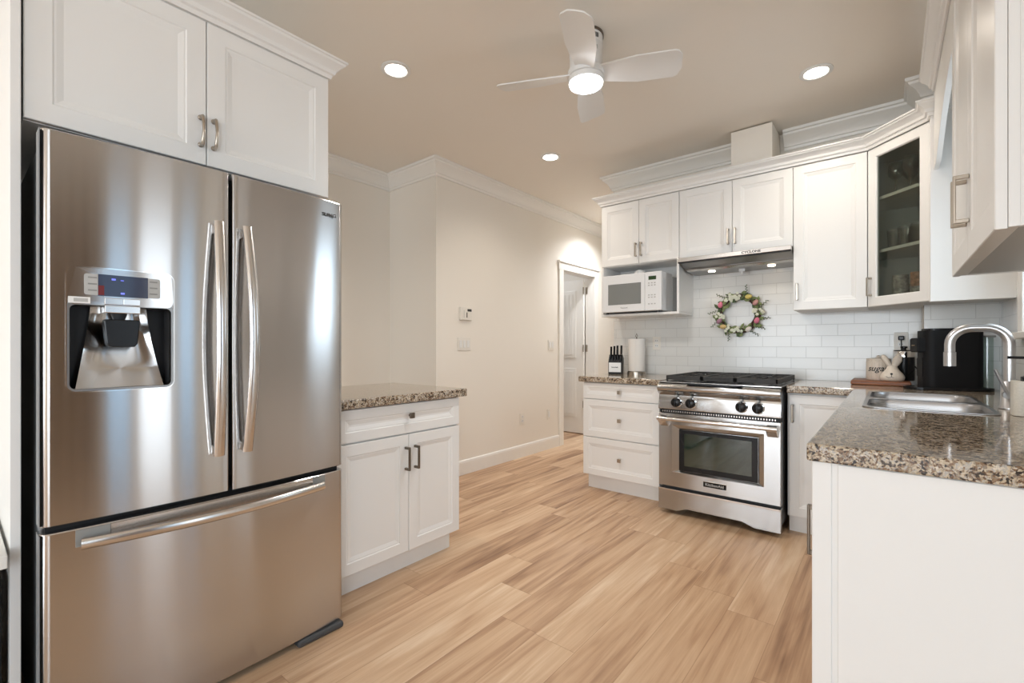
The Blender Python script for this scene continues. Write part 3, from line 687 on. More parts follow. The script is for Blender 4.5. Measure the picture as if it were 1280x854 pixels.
B('badge_trim', M['chrome'], od, (.298, .442, -.0065, -.0002, .2625, .266))
text_mesh('lettering', 'KitchenAid', .024, M['lgrey'], od, (.37, -.0058, .245), (R90, 0, 0), sx=1.05, bold=.0003)
B('vent_strip', M['blackm'], rg, (.004, RW-.004, .018, .052, .6905, .716))
nb = 46
B('vent_fins', M['steelh'], rg, *[(.02+i*(RW-.04)/nb, .02+i*(RW-.04)/nb+.006, .0165, .0178, .694, .704) for i in range(nb)])
# control panel with a bullnose top
bm = bmesh.new(); prof = [(.05, .716), (-.004, .716), (-.006, .722), (.012, .812), (-.002, .822), (-.022, .838)]
for i in range(7):
    a = -PI/2*.8+PI*.9*i/6; prof.append((-.008-.022*math.cos(a), .862+.024*math.sin(a)))
prof += [(.012, .894), (.05, .896)]
extrude_yz(bm, prof, 0, RW); link('control_panel', bm, M['rsteel'], rg, smooth=30)
bm = bmesh.new(); extrude_xz(bm, [(.19, .8995), (.225, .889), (.50, .889), (.535, .8995)], -.0225, .030); link('black_notch_strip', bm, M['black'], rg)  # solid black strip painted as the dark of a cutout
for x in (.126, .222, .530, .624):
    bm = bmesh.new(); lathe(bm, [(.036, .008), (.036, -.004), (.031, -.009), (.029, -.009)], 32, (x, .0, .766), axis='y'); bz = link('knob_ring', bm, M['chrome'], rg, smooth=40)
    bm = bmesh.new(); lathe(bm, [(.031, -.006), (.030, -.030), (.025, -.034), (0, -.034)], 32, (x, .0, .766), axis='y'); box(bm, x-.004, x+.004, -.041, -.03, .742, .79); link('knob', bm, M['black'], bz, smooth=40)
    bm = bmesh.new(); lathe(bm, [(.009, 0), (.009, -.014), (.006, -.018)], 14, (x, .004, .808), axis='y'); link('indicator', bm, M['lgrey'], rg, smooth=40)
# cooktop and grates
B('cooktop', M['steelh'], rg, (.0, RW, .01, .735, .8965, .902), bev=.001)
B('cooktop_well', M['black'], rg, (.03, RW-.03, .07, .71, .9022, .905))
for x0, x1 in ((.028, .268), (.27, .475), (.477, .717)):
    bm = bmesh.new(); g0, g1 = .925, .938; y0, y1 = .065, .725; bw = .012
    mid = x0 > .2 and x0 < .4
    box(bm, x0, x1, y0, y0+bw, g0-.012, g1+.004); box(bm, x0, x1, y1-bw, y1, g0, g1+.004); box(bm, x0, x0+bw, y0, y1, g0-.012, g1+.004); box(bm, x1-bw, x1, y0, y1, g0-.012, g1+.004)
    box(bm, x0, x1, (y0+y1)/2-bw/2, (y0+y1)/2+bw/2, g0, g1)
    if mid: 
        for k in range(6): xx = x0+.03+k*(x1-x0-.07)/5; box(bm, xx, xx+.010, y0, y1, g0, g1)
    else:
        for k in (1, 3):
            yc = y0+(y1-y0)*k/4; xc = (x0+x1)/2
            for sx in (-1, 1):
                a_, b_ = sorted((xc+sx*.035, x0+bw if sx < 0 else x1-bw)); box(bm, a_, b_, yc-bw/2, yc+bw/2, g0, g1)
                a_, b_ = sorted((yc+sx*.035, yc+sx*(y1-y0)/4)); box(bm, xc-bw/2, xc+bw/2, a_, b_, g0, g1)
            for q in range(4):
                a = PI/4+q*PI/2; tube(bm, [(xc+.045*math.cos(a), yc+.045*math.sin(a), (g0+g1)/2), (xc+.105*math.cos(a), yc+.105*math.sin(a), (g0+g1)/2)], .006, 6)
    for xx in (x0+.006, x1-.006):
        for yy in (y0+.006, y1-.006): box(bm, xx-.006, xx+.006, yy-.006, yy+.006, .9052, g0)
    link('grate', bm, M['iron'], rg, bev=.002)
for xc in (.148, .597):
    for k in (1, 3):
        yc = .065+.66*k/4; bm = bmesh.new(); lathe(bm, [(.05, .0), (.05, .006), (.042, .009), (.042, .013), (.038, .016), (0, .017)], 28, (xc, yc, .9052)); link('burner', bm, [M['lgrey']], rg, smooth=40)

# ------------------------------------------------------------------ refrigerator (faces +X); local x = world y-.16 ; front edges at local y=0
fg = thing('refrigerator', 'large stainless steel french door refrigerator with bottom freezer drawer', 'refrigerator', (-1.750, .160, 0), R90)
FW = .882
def bow(x): return -.024*(1-((x-FW/2)/(FW/2))**2)
def curved(bm, x0, x1, z0, z1, th=.06, hole=None, r0=.014, r1=.014, n=22, zs=None):
    xs = [x0+(x1-x0)*i/n for i in range(n+1)]
    for k in range(1, 7):
        xs += [x0+r0*k/6*1.0, x1-r1*k/6*1.0]
    zz = [z0, z0+.003, z1-.003, z1]
    if hole: xs += [hole[0], hole[1]]; zz += [hole[2], hole[3]]
    xs = sorted(set(round(v, 5) for v in xs)); zz = sorted(set(round(v, 5) for v in zz))
    def yf(x):
        y = bow(x)
        for d, r in ((x-x0, r0), (x1-x, r1)):
            if d < r: y += r*(1-math.sqrt(max(0, 1-((r-d)/r)**2)))
        return y
    G = [[bm.verts.new((x, yf(x)+(.003 if z in (zz[0], zz[-1]) else 0), z)) for x in xs] for z in zz]
    for j in range(len(zz)-1):
        for i in range(len(xs)-1):
            if hole and xs[i] >= hole[0]-1e-6 and xs[i+1] <= hole[1]+1e-6 and zz[j] >= hole[2]-1e-6 and zz[j+1] <= hole[3]+1e-6: continue
            bm.faces.new((G[j][i], G[j][i+1], G[j+1][i+1], G[j+1][i]))
    Bk = [[bm.verts.new((x, th, z)) for x in xs] for z in (zz[0], zz[-1])]
    for i in range(len(xs)-1):
        bm.faces.new((G[0][i+1], G[0][i], Bk[0][i], Bk[0][i+1])); bm.faces.new((G[-1][i], G[-1][i+1], Bk[1][i+1], Bk[1][i])); bm.faces.new((Bk[0][i], Bk[1][i], Bk[1][i+1], Bk[0][i+1]))
    for i, s in ((0, 1), (-1, -1)):
        loop = [G[j][i] for j in range(len(zz))]+[Bk[1][i], Bk[0][i]]
        bm.faces.new(loop if s < 0 else list(reversed(loop)))
B('body', M['fside'], fg, (.006, FW-.006, .075, .80, .03, 1.705), bev=.003)
B('door_side_trim', M['fside'], fg, (-.0022, -.0002, .004, .058, .656, 1.726)); B('door_side_trim', M['fside'], fg, (-.0022, -.0002, .004, .058, .038, .634))
B('hinge_cover', M['dgrey'], fg, (.01, .12, .03, .16, 1.7055, 1.735), (FW-.12, FW-.01, .03, .16, 1.7055, 1.735), bev=.006)
HX0, HX1, HZ0, HZ1 = .055, .285, 1.022, 1.258
bm = bmesh.new(); curved(bm, 0, .446, .654, 1.728, hole=(HX0, HX1, HZ0, HZ1), r0=.02, r1=.006); ld = link('left_door', bm, M['steel'], fg, smooth=35, recalc=False)
bm = bmesh.new(); curved(bm, .456, FW, .654, 1.728, r0=.006, r1=.02); rd = link('right_door', bm, M['steel'], fg, smooth=35, recalc=False)
bm = bmesh.new(); curved(bm, 0, FW, .026, .636, r0=.02, r1=.02, n=40); fd = link('freezer_drawer', bm, M['steel'], fg, smooth=35, recalc=False)
B('gasket', M['blackm'], fg, (.012, FW-.012, .03, .0745, .045, .70), (.012, FW-.012, .0605, .0745, .66, 1.70), (.40, .50, .01, .06, .70, 1.715))
# freezer handle strip, bar and raised end blocks, coloured dark to read as recesses
def bowed(bm):
    for v in bm.verts: v.co.y += bow(v.co.x)
for x0_, x1_, mm_, nm_ in ((.142, .742, 'steelh', 'handle_strip'), (.068, .141, 'grey', 'dark_end_block'), (.743, .795, 'grey', 'dark_end_block')):
    k_ = [x0_+(x1_-x0_)*i/16 for i in range(17)]
    bm = bmesh.new(); poly_slab(bm, [(x, bow(x)-.004) for x in k_]+[(x, bow(x)+.004) for x in reversed(k_)], [], .586 if mm_ == 'grey' else .604, .633); link(nm_, bm, M[mm_], fd, smooth=35)
bm = bmesh.new(); pts = [(.078+.70*i/24, bow(.078+.70*i/24)-.022-.030*math.sin(PI*i/24), .598-.0*math.sin(PI*i/24)) for i in range(25)]
tube(bm, pts, .016, 16, ry=.011, up=(0, 0, 1)); fh = link('handle', bm, M['steelh'], fd, smooth=50)
for x in (.09, .765): B('handle_post', M['steelh'], fh, (x-.012, x+.012, bow(x)-.022, bow(x)-.003, .588, .608), bev=.003)
for par, hx, sg in ((ld, .408, -1), (rd, .494, 1)):
    bm = bmesh.new(); pts = []; rr = []; ry = []
    for i in range(25):
        s = i/24; pts.append((hx+sg*.006*math.sin(PI*s), bow(hx)-.026-.045*math.sin(PI*s), .785+.765*s)); rr.append(.0165); ry.append(.010)
    tube(bm, pts, ry, 18, ry=rr, up=(0, 1, 0)); h_ = link('handle', bm, M['steelh'], par, smooth=50)
    for z in (.80, 1.53): B('handle_post', M['steelh'], h_, (hx-.01, hx+.01, bow(hx)-.028, bow(hx)+.001, z-.014, z+.014), bev=.003)
text_mesh('lettering', 'SAMSUNG', .019, M['ink'], rd, (.792, bow(.792)-.0012, 1.668), (R90, 0, -.085), bold=.0004, sx=1.15)
B('front_foot', M['dgrey'], fg, (FW-.20, FW-.012, -.028, .10, .0, .025), bev=.010)
B('front_foot', M['dgrey'], fg, (.012, .20, -.028, .10, .0, .025), bev=.010)
B('toe_grille', M['blackm'], fg, (.20, FW-.20, .03, .12, .004, .025))
# dispenser
dp = B('dispenser', M['blackm'], ld, (HX0, HX1, .054, .058, HZ0, HZ1))  # cavity back
dp.name = 'dispenser_cavity'
bm = bmesh.new()
o_, i_ = rrect(HX0-.014, HX1+.014, HZ0-.014, 1.364, .022), None
def ring_xz(bm, outer, inner, y0, y1):
    n = len(outer)
    vo0 = [bm.verts.new((x, y0, z)) for x, z in outer]; vi0 = [bm.verts.new((x, y0, z)) for x, z in inner]
    vo1 = [bm.verts.new((x, y1, z)) for x, z in outer]; vi1 = [bm.verts.new((x, y1, z)) for x, z in inner]
    for i in range(n):
        j = (i+1) % n
        bm.faces.new((vo0[i], vo0[j], vi0[j], vi0[i])); bm.faces.new((vo1[j], vo1[i], vi1[i], vi1[j]))
        bm.faces.new((vo0[j], vo0[i], vo1[i], vo1[j])); bm.faces.new((vi0[i], vi0[j], vi1[j], vi1[i]))
ring_xz(bm, rrect(HX0-.0075, HX1+.0075, HZ0-.0085, 1.366, .024), rrect(HX0-.0045, HX1+.0045, HZ0-.0055, 1.363, .021), -.004, .004); bowed(bm)
link('dispenser_frame', bm, M['chrome'], ld, smooth=35)
bm = bmesh.new(); ring_xz(bm, rrect(HX0-.0043, HX1+.0043, HZ0-.0053, HZ1+.014, .018), rrect(HX0+.001, HX1-.001, HZ0+.001, HZ1, .014), -.002, .02); bowed(bm); link('dispenser_bezel', bm, M['steeld'], ld, smooth=35)
bm = bmesh.new(); extrude_xz(bm, rrect(HX0-.0043, HX1+.0043, HZ1+.001, 1.3628, .018), -.003, .002); bowed(bm); cp = link('control_panel', bm, M['steel'], ld)
def strip(name, m, x0, x1, z0, z1, y0=-.0045, y1=-.0031, par=None, n=1, r=0):
    bm = bmesh.new()
    if r: extrude_xz(bm, rrect(x0, x1, z0, z1, r), y0, y1)
    else: box(bm, x0, x1, y0, y1, z0, z1)
    bowed(bm); return link(name, bm, m, par or cp)
strip('button_panel', M['lgrey'], .085, .122, 1.287, 1.346, r=.006); strip('button_panel', M['lgrey'], .222, .256, 1.287, 1.346, r=.006)
strip('display', M['lcd'], .114, .226, 1.286, 1.347, -.0052, -.0046)
strip('display_tint', M['redled'], .1145, .127, 1.288, 1.315, -.0056, -.0053)
strip('display_symbol', M['led'], .143, .152, 1.332, 1.337, -.0056, -.0053); strip('display_symbol', M['led'], .163, .170, 1.332, 1.334, -.0056, -.0053); strip('display_symbol', M['led'], .163, .172, 1.293, 1.298, -.0056, -.0053)
for bx in (.090, .227):
    for k in range(3): strip('button_print', M['grey'], bx+.003, bx+.022, 1.298+.018*k, 1.302+.018*k, -.0051, -.0046)
strip('sticker', M['white'], .053, .098, 1.262, 1.280, -.0036, -.0031)
strip('sticker_print', M['lgrey'], .064, .093, 1.266, 1.276, -.0040, -.0037)
bm = bmesh.new(); box(bm, .128, .168, -.006, .05, 1.262, 1.281); box(bm, .169, .208, -.006, .05, 1.262, 1.281); bowed(bm); link('lever_button', bm, M['steelh'], cp, bev=.0015)
bm = bmesh.new(); box(bm, .128, .208, -.006, .06, 1.238, 1.260); bowed(bm); link('nozzle_block', bm, M['steelh'], cp, bev=.002)
# cavity walls + chute
bm = bmesh.new()
for a, b in (((HX0, HZ0), (HX0, HZ1)), ((HX1, HZ0), (HX1, HZ1)), ((HX0, HZ1), (HX1, HZ1)), ((HX0, HZ0), (HX1, HZ0))):
    v = [bm.verts.new((a[0], bow(a[0])+.001, a[1])), bm.verts.new((b[0], bow(b[0])+.001, b[1])), bm.verts.new((b[0], .0539, b[1])), bm.verts.new((a[0], .0539, a[1]))]; bm.faces.new(v)
link('cavity_lining', bm, M['dgrey'], ld, recalc=False)
bm = bmesh.new(); Gd = []
for j in range(13):
    s = j/12; z = HZ1-(HZ1-HZ0-.001)*s; row = []
    wl = .050-.036*s**1.3
    for i in range(13):
        u = i/12; x = HX0+wl+(HX1-HX0-2*wl)*u
        yb = .048-.038*s**2; row.append(bm.verts.new((x, yb-.012*(abs(2*u-1)**4)*(1-s*.4), z)))
    Gd.append(row)
for a, b in zip(Gd, Gd[1:]):
    for i in range(12): bm.faces.new((a[i], a[i+1], b[i+1], b[i]))
link('chute', bm, M['steel'], ld, smooth=60)
bm = bmesh.new(); extrude_xz(bm, [(.130, 1.220), (.206, 1.220), (.209, 1.215), (.203, 1.150), (.196, 1.140), (.140, 1.140), (.133, 1.150), (.127, 1.215)], -.002, .03); bowed(bm); pdl = link('paddle', bm, M['black'], ld, bev=.006, seg=3)
bm = bmesh.new(); lathe(bm, [(.02, 0), (.014, -.018), (.010, -.02)], 16, (.168, .03, 1.238)); link('nozzle', bm, M['dgrey'], ld, smooth=40)

# ------------------------------------------------------------------ microwave on its shelf
mw = thing('microwave', 'white countertop microwave on the open cabinet shelf', 'microwave', (-1.890, 3.53, 1.4185))
B('housing', M['mwhite'], mw, (.0, .512, .022, .235, .012, .318), bev=.004)
B('rear_housing', M['lgrey'], mw, (.03, .515, .236, .365, .014, .300), bev=.004)
B('door', M['mwhite'], mw, (.0, .375, 0, .021, .012, .318), bev=.004)
B('window', M['mwglass'], mw, (.055, .345, -.0015, -.0002, .072, .243), bev=.001)
pn = B('control_panel', M['mwhite'], mw, (.377, .512, 0, .021, .012, .318), bev=.004)
B('display', M['lcdg'], pn, (.408, .470, -.0015, -.0002, .255, .284))
B('keypad', M['lgrey'], pn, *[(.404+.024*i, .418+.024*i, -.0012, -.0002, z, z+.009) for i in range(3) for z in (.225, .207, .13, .112, .06)])
for x in (.03, .47):
    for y in (.04, .33):
        bm = bmesh.new(); lathe(bm, [(.012, 0), (.012, .0118)], 12, (x, y, 0)); link('foot', bm, M['black'], mw)
text_mesh('lettering', 'Panasonic', .016, M['grey'], mw, (.20, -.0009, .045), (R90, 0, 0))
bm = bmesh.new(); lathe(bm, [(0, 0), (.05, 0), (.052, .006), (.045, .03), (.03, .045), (.010, .05), (0, .052)], 24, cap=False)
bl = link('upturned_bowl', bm, M['white'], loc=(-1.62, 3.68, 1.7385), smooth=50); tag(bl, 'small white domed bowl on top of the microwave', 'bowl')

# ------------------------------------------------------------------ knife block with knives
kb = thing('knife_block', 'black knife block with a white front plate and knives on the counter', 'knife block', (-1.90, 3.655, .9052), .30)
bm = bmesh.new(); extrude_yz(bm, [(0, 0), (.11, 0), (.125, .135), (.06, .17), (.0, .105)], 0, .115); link('block', bm, M['blackm'], kb, bev=.003)
B('front_plate', M['white'], kb, (.006, .109, -.003, -.0002, .018, .100), bev=.001)
text_mesh('lettering', 'henckels', .016, M['ink'], kb, (.0575, -.0033, .060), (R90, 0, 0), bold=.0004)
for i, (x, h) in enumerate(((.018, .10), (.045, .105), (.072, .11), (.100, .09))):
    bm = bmesh.new(); y0 = .035 if i < 3 else .075; z0 = .138 if i < 3 else .158
    tube(bm, [(x, y0, z0), (x, y0+.008, z0+h*.5), (x, y0+.014, z0+h)], .0092, 10, ry=.012, up=(1, 0, 0)); kh = link('knife_handle', bm, M['black'], kb, smooth=40)
    bm = bmesh.new(); tube(bm, [(x, y0-.004, z0-.02), (x, y0, z0+.012)], .008, 8, ry=.011, up=(1, 0, 0)); link('bolster', bm, M['chrome'], kh, smooth=40)
for i in range(5):
    x = .012+.022*i; bm = bmesh.new(); tube(bm, [(x, .012, .100), (x, .020, .155)], .006, 8, ry=.009, up=(1, 0, 0)); link('knife_handle', bm, M['black'], kb, smooth=40)

# ------------------------------------------------------------------ paper towels
pt = thing('paper_towel_holder', 'upright paper towel roll on a steel holder beside the knife block', 'paper towels', (-1.685, 3.76, .9052))
bm = bmesh.new(); lathe(bm, [(.078, 0), (.078, .022), (.072, .028), (0, .028)], 36); link('base', bm, M['nickel'], pt, smooth=40)
bm = bmesh.new(); lathe(bm, [(.020, .029), (.068, .029), (.070, .034), (.070, .30), (.067, .305), (.020, .305)], 36, cap=False); tube(bm, [(.02, -.0705, .035), (.02, -.0705, .30)], .0015, 6); link('roll', bm, M['paper'], pt, smooth=40)
bm = bmesh.new(); tube(bm, [(0, 0, .028), (0, 0, .325)], .005, 10); tube(bm, [(-.010, 0, .325), (0, 0, .352), (.010, 0, .325)], .003, 8); link('rod', bm, M['bronze'], pt, smooth=40)

# ------------------------------------------------------------------ plates, switches, thermostat
def outlet(loc, rz, label, gang=1, kind='outlet', m='plate', group=None, h=.115, w=.072):
    t_ = thing('wall_outlet' if kind == 'outlet' else 'light_switch', label, 'outlet' if kind == 'outlet' else 'switch', loc, rz, group)
    ww = w+.046*(gang-1); B('cover_plate', M[m], t_, (-ww/2, ww/2, -.006, -.0003, -h/2, h/2), bev=.002)
    for g_ in range(gang):
        x = (g_-(gang-1)/2)*.046
        if kind == 'outlet':
            for z in (-.021, .021):
                s_ = B('socket', M['white'], t_, (x-.016, x+.016, -.0085, -.0062, z-.014, z+.014), bev=.003)
                B('slot', M['ink'], s_, (x-.008, x-.0055, -.0092, -.0086, z-.004, z+.006), (x+.0055, x+.008, -.0092, -.0086, z-.004, z+.006))
        else: B('rocker', M['white'], t_, (x-.015, x+.015, -.0095, -.0062, -.033, .033), bev=.002)
    return t_
YT = 3.9119
outlet((-1.567, YT, 1.173), 0, 'white double outlet on the tile backsplash left of the range')
o2 = outlet((.058, YT, 1.178), 0, 'white outlet with a black plug on the tile backsplash behind the milk frother')
outlet((-2.9598, 3.79, .395), R90, 'white outlet low on the hall wall, nearer the camera')
outlet((-2.9598, 4.272, .39), R90, 'narrow white plate low on the hall wall, closest to the doorway', kind='switch', w=.055)
outlet((-2.9598, 2.945, 1.168), R90, 'white three-gang light switch below the thermostat', 3, 'switch')
outlet((-2.9598, 4.32, 1.162), R90, 'white double light switch on the hall wall beside the doorway', 2, 'switch')
th = thing('thermostat', 'small cream thermostat on the hall wall above the light switches', 'thermostat', (-2.9598, 2.955, 1.44), R90)
B('housing', M['plate'], th, (-.07, .07, -.025, -.0003, -.058, .058), bev=.004)
B('display', M['ink'], th, (.010, .062, -.0262, -.0252, .020, .042)); B('slider', M['bronze'], th, (-.002, .006, -.030, -.0252, -.035, .010)); B('slider_track', M['lgrey'], th, (-.035, -.031, -.0262, -.0252, -.04, .03))
pl_ = thing('power_plug', 'black plug and cord in the outlet behind the milk frother', 'plug', (.058, YT-.0095, 1.178))
B('plug', M['black'], pl_, (-.016, .016, -.032, -.0002, .006, .034), bev=.006)
bm = bmesh.new(); tube(bm, [(0, -.028, .012), (.0, -.034, -.03), (.0, -.035, -.08), (.01, -.03, -.20), (.03, -.028, -.262)], .0032, 8); link('cord', bm, M['black'], pl_, smooth=50)

# ------------------------------------------------------------------ corner counter items
bd = tag(B('serving_board', M['board'], None, (-.19, .10, 3.60, 3.885, .9056, .932), bev=.006), 'dark reddish wooden board under the canister and bunny figurine', 'board')
sg = thing('sugar_canister', 'cream ribbed canister with script lettering on the wooden board', 'canister', (-.055, 3.775, .9322))
bm = bmesh.new(); seg = 96; prof = [(.0, 0), (.060, 0), (.063, .005), (.063, .118), (.060, .124)]
rings = []
for r, z in prof: rings.append([bm.verts.new((max(r, 1e-5)*(1+(.012*math.cos(24*2*PI*i/seg) if r > .05 else 0))*math.cos(2*PI*i/seg), max(r, 1e-5)*(1+(.012*math.cos(24*2*PI*i/seg) if r > .05 else 0))*math.sin(2*PI*i/seg), z)) for i in range(seg)])
for a, b in zip(rings, rings[1:]):
    for i in range(seg): bm.faces.new((a[i], a[(i+1) % seg], b[(i+1) % seg], b[i]))
bm.faces.new(rings[-1]); link('jar', bm, M['cream'], sg, smooth=50)
bm = bmesh.new(); lathe(bm, [(.062, .1242), (.062, .134), (.02, .139), (.008, .143), (.012, .152), (0, .156)], 36, cap=False); link('lid', bm, M['cream'], sg, smooth=50)
o = text_mesh('lettering', 'sugar', .052, M['ink'], sg, (0, 0, .072), (0, 0, 0), shear=.35, sx=.95, bold=.0004)
for v in o.data.vertices:
    a = -PI/2-.10+v.co.x/.064; zz = v.co.y; r = .0645+v.co.z; v.co = (r*math.cos(a), r*math.sin(a), zz)
# bunny figurine (facing the camera)
bn = thing('bunny_figurine', 'small cream ceramic bunny figurine in front of the canister', 'figurine', (.012, 3.665, .9322), .02)
bm = bmesh.new(); lathe(bm, [(0, 0), (.048, 0), (.058, .008), (.061, .022), (.057, .036), (.048, .050), (.038, .062), (.030, .074), (.026, .084), (.022, .092), (.0, .100)], 40, cap=False)
bm.transform(Matrix.Scale(.72, 4, (0, 1, 0)))
def ear(pts, rx, ry):
    tube(bm, pts, rx, 14, ry=ry, up=(1, 0, 0))
ear([(-.006, 0, .085), (-.020, 0, .11), (-.034, 0, .135), (-.044, 0, .152), (-.048, 0, .159)], [.012, .0145, .0160, .013, .004], [.009, .010, .010, .008, .003])
ear([(.006, 0, .085), (.016, 0, .105), (.025, -.002, .128), (.027, -.006, .145), (.022, -.012, .155)], [.012, .018, .0225, .021, .008], [.009, .010, .011, .010, .005])
link('body', bm, M['cream'], bn, smooth=60)
bm = bmesh.new(); lathe(bm, [(.0062, 0), (.0062, -.004), (.002, -.005)], 12, (-.004, -.0365, .045), axis='y'); tube(bm, [(-.004, -.0405, .042), (-.004, -.0435, .026)], .0013, 6)
tube(bm, [(-.030, -.0375, .029), (-.020, -.0415, .023), (-.010, -.0432, .023), (-.004, -.0435, .027), (.002, -.0432, .023), (.012, -.0415, .023), (.022, -.0375, .030)], .0013, 6); link('face_marks', bm, M['ink'], bn)
# milk frother
mf = thing('milk_frother', 'black cylindrical milk frother with a steel band beside the coffee machine', 'milk frother', (.070, 3.80, .9322))
bm = bmesh.new(); lathe(bm, [(0, 0), (.050, 0), (.052, .006), (.052, .145), (0, .145)], 40, cap=False); link('jug', bm, M['black'], mf, smooth=40)
bm = bmesh.new(); lathe(bm, [(.053, .1455), (.054, .180), (.052, .183)], 40, cap=False); link('band', bm, M['chrome'], mf, smooth=40)
bm = bmesh.new(); lathe(bm, [(.052, .1832), (.050, .188), (.012, .190), (.010, .200), (.018, .203), (.018, .212), (0, .216)], 40, cap=False); link('lid', bm, M['black'], mf, smooth=40)
# coffee machine: long axis +X
cm = thing('coffee_machine', 'black capsule coffee machine with clear rear water tank', 'coffee machine', (.088, 3.345, .9058), math.radians(17))
bm = bmesh.new(); poly_slab(bm, rrect(0, .375, 0, .16, .07, 8), [], 0, .016); link('base', bm, M['black'], cm, bev=.004)
bm = bmesh.new(); poly_slab(bm, rrect(.07, .325, .008, .152, .045, 10), [], .016, .325); link('body', bm, M['mblack'], cm, bev=.004, seg=3, smooth=35)
bm = bmesh.new(); poly_slab(bm, rrect(.085, .24, .020, .140, .04, 10), [], .3255, .336); link('lid', bm, M['black'], cm, bev=.003)
bm = bmesh.new(); extrude_xz(bm, rrect(.040, .115, .205, .285, .012), .030, .130); link('brew_head', bm, M['mblack'], cm, bev=.005)
bm = bmesh.new(); extrude_yz(bm, rrect(.045, .115, .07, .175, .010), .0675, .0695); link('cup_bay', bm, M['mblack'], cm)
text_mesh('lettering', 'nespresso', .011, M['gold'], cm, (.0396, .08, .245), (R90, 0, -R90), sx=.9)
bm = bmesh.new(); poly_slab(bm, rrect(.3255, .365, .03, .13, .016, 8), [], .018, .285); link('water_tank', bm, M['tank'], cm)
B('tank_lid', M['grey'], cm, (.326, .370, .028, .132, .2855, .296), bev=.003)
bm = bmesh.new(); tube(bm, [(.122, 3.79, 1.02), (.135, 3.80, 1.0), (.15, 3.72, .955), (.153, 3.62, .925), (.153, 3.56, .912)], .003, 8)
bm.transform(Matrix.Translation((-.070, -3.80, -.9322))); link('power_cord', bm, M['black'], mf, smooth=50)
# soap dispenser at the right edge
sp_ = thing('soap_dispenser', 'speckled cream soap dispenser with black pump at the right edge of the counter', 'soap dispenser', (.372, 2.335, .906))
bm = bmesh.new(); poly_slab(bm, rrect(-.045, .045, -.04, .04, .018, 6), [], 0, .118); link('bottle', bm, M['ivory'], sp_, bev=.008, seg=3, smooth=35)
bm = bmesh.new(); lathe(bm, [(.024, .1182), (.024, .132), (.014, .136), (.012, .160), (0, .160)], 24, cap=False); tube(bm, [(0, 0, .158), (0, 0, .198)], .005, 10); tube(bm, [(.012, 0, .198), (-.055, 0, .198)], .0048, 10); link('pump', bm, M['black'], sp_, smooth=40)

# ------------------------------------------------------------------ wreath on the backsplash
wr = thing('easter_wreath', 'round spring wreath of white flowers and pastel eggs on the backsplash', 'wreath', (-.905, 3.905, 1.400))
def ringpt(a, r=.135, y=-.025): return (r*math.cos(a), y, r*math.sin(a))
bm = bmesh.new()
for k in range(9):
    ph = k*.7; tube(bm, [(((.135+.018*math.sin(5*t_+ph))*math.cos(t_)), -.022+.010*math.cos(5*t_+ph), (.135+.018*math.sin(5*t_+ph))*math.sin(t_)) for t_ in [2*PI*i/60 for i in range(61)]], .004, 6)
link('vine_ring', bm, M['vine'], wr, smooth=50)
def leafm(bm, p, a, L_, w_, tilt):
    dx, dz = math.cos(a), math.sin(a); nx, nz = -dz, dx
    base = Vector(p)
    pts = [(0, 0), (.3, .8), (.65, .9), (1, 0), (.65, -.9), (.3, -.8)]
    mid = [(.3, 0), (.65, 0)]
    up = [bm.verts.new(base+Vector((dx*u*L_+nx*v*w_, -tilt*u*L_+abs(v)*.003, dz*u*L_+nz*v*w_))) for u, v in pts]
    m_ = [bm.verts.new(base+Vector((dx*u*L_, -tilt*u*L_-.002, dz*u*L_))) for u, v in mid]
    bm.faces.new((up[0], up[1], m_[0])); bm.faces.new((up[0], m_[0], up[5])); bm.faces.new((up[1], up[2], m_[1], m_[0])); bm.faces.new((up[5], m_[0], m_[1], up[4])); bm.faces.new((up[2], up[3], m_[1])); bm.faces.new((m_[1], up[3], up[4]))
rnd = random.Random(3)
for i in range(90):
    bm = bmesh.new(); a = 2*PI*i/90+rnd.uniform(-.05, .05); r = .135+rnd.uniform(-.02, .022)
    tang = a+PI/2*rnd.choice((-1, 1))+rnd.uniform(-.9, .9)
    leafm(bm, ringpt(a, r, -.034), tang, rnd.uniform(.035, .06), rnd.uniform(.009, .016), rnd.uniform(-.05, .25)); link('leaf', bm, M['leaf'] if rnd.random() < .7 else M['leafd'], wr)
for a in (2.2, 1.15, .25, -.35, -1.05, -2.05, 3.45, 2.95, -.75):
    bm = bmesh.new(); p = Vector(ringpt(a, .15, -.035)); d_ = Vector((math.cos(a+.5), -.05, math.sin(a+.5)))
    tube(bm, [p, p+d_*.04, p+d_*.078], .0012, 5)
    for k in range(7):
        q = p+d_*(.012+.010*k); leafm(bm, q, a+.5+(.8 if k % 2 else -.8), .013, .004, .05)
    link('sprig', bm, M['leafd'], wr)
def cluster(a, n_, r0=.135, sp=.032):
    for k in range(n_):
        an = rnd.uniform(0, 2*PI); rr = sp*math.sqrt(rnd.random()); c0 = Vector(ringpt(a, r0, -.045))+Vector((rr*math.cos(an)*1.2, rnd.uniform(-.008, .004), rr*math.sin(an)*.9))
        bm = bmesh.new()
        for q in range(5):
            t_ = q*2*PI/5+k; leafm(bm, c0, t_, .0135, .0062, .25)
        bmesh.ops.create_icosphere(bm, subdivisions=1, radius=.003, matrix=Matrix.Translation(c0+Vector((0, -.003, 0))))
        link('flower', bm, M['petal'], wr)
for a, n_ in ((2.05, 9), (1.65, 9), (3.25, 9), (.02, 9), (-1.65, 8), (-2.1, 4)): cluster(a, n_)
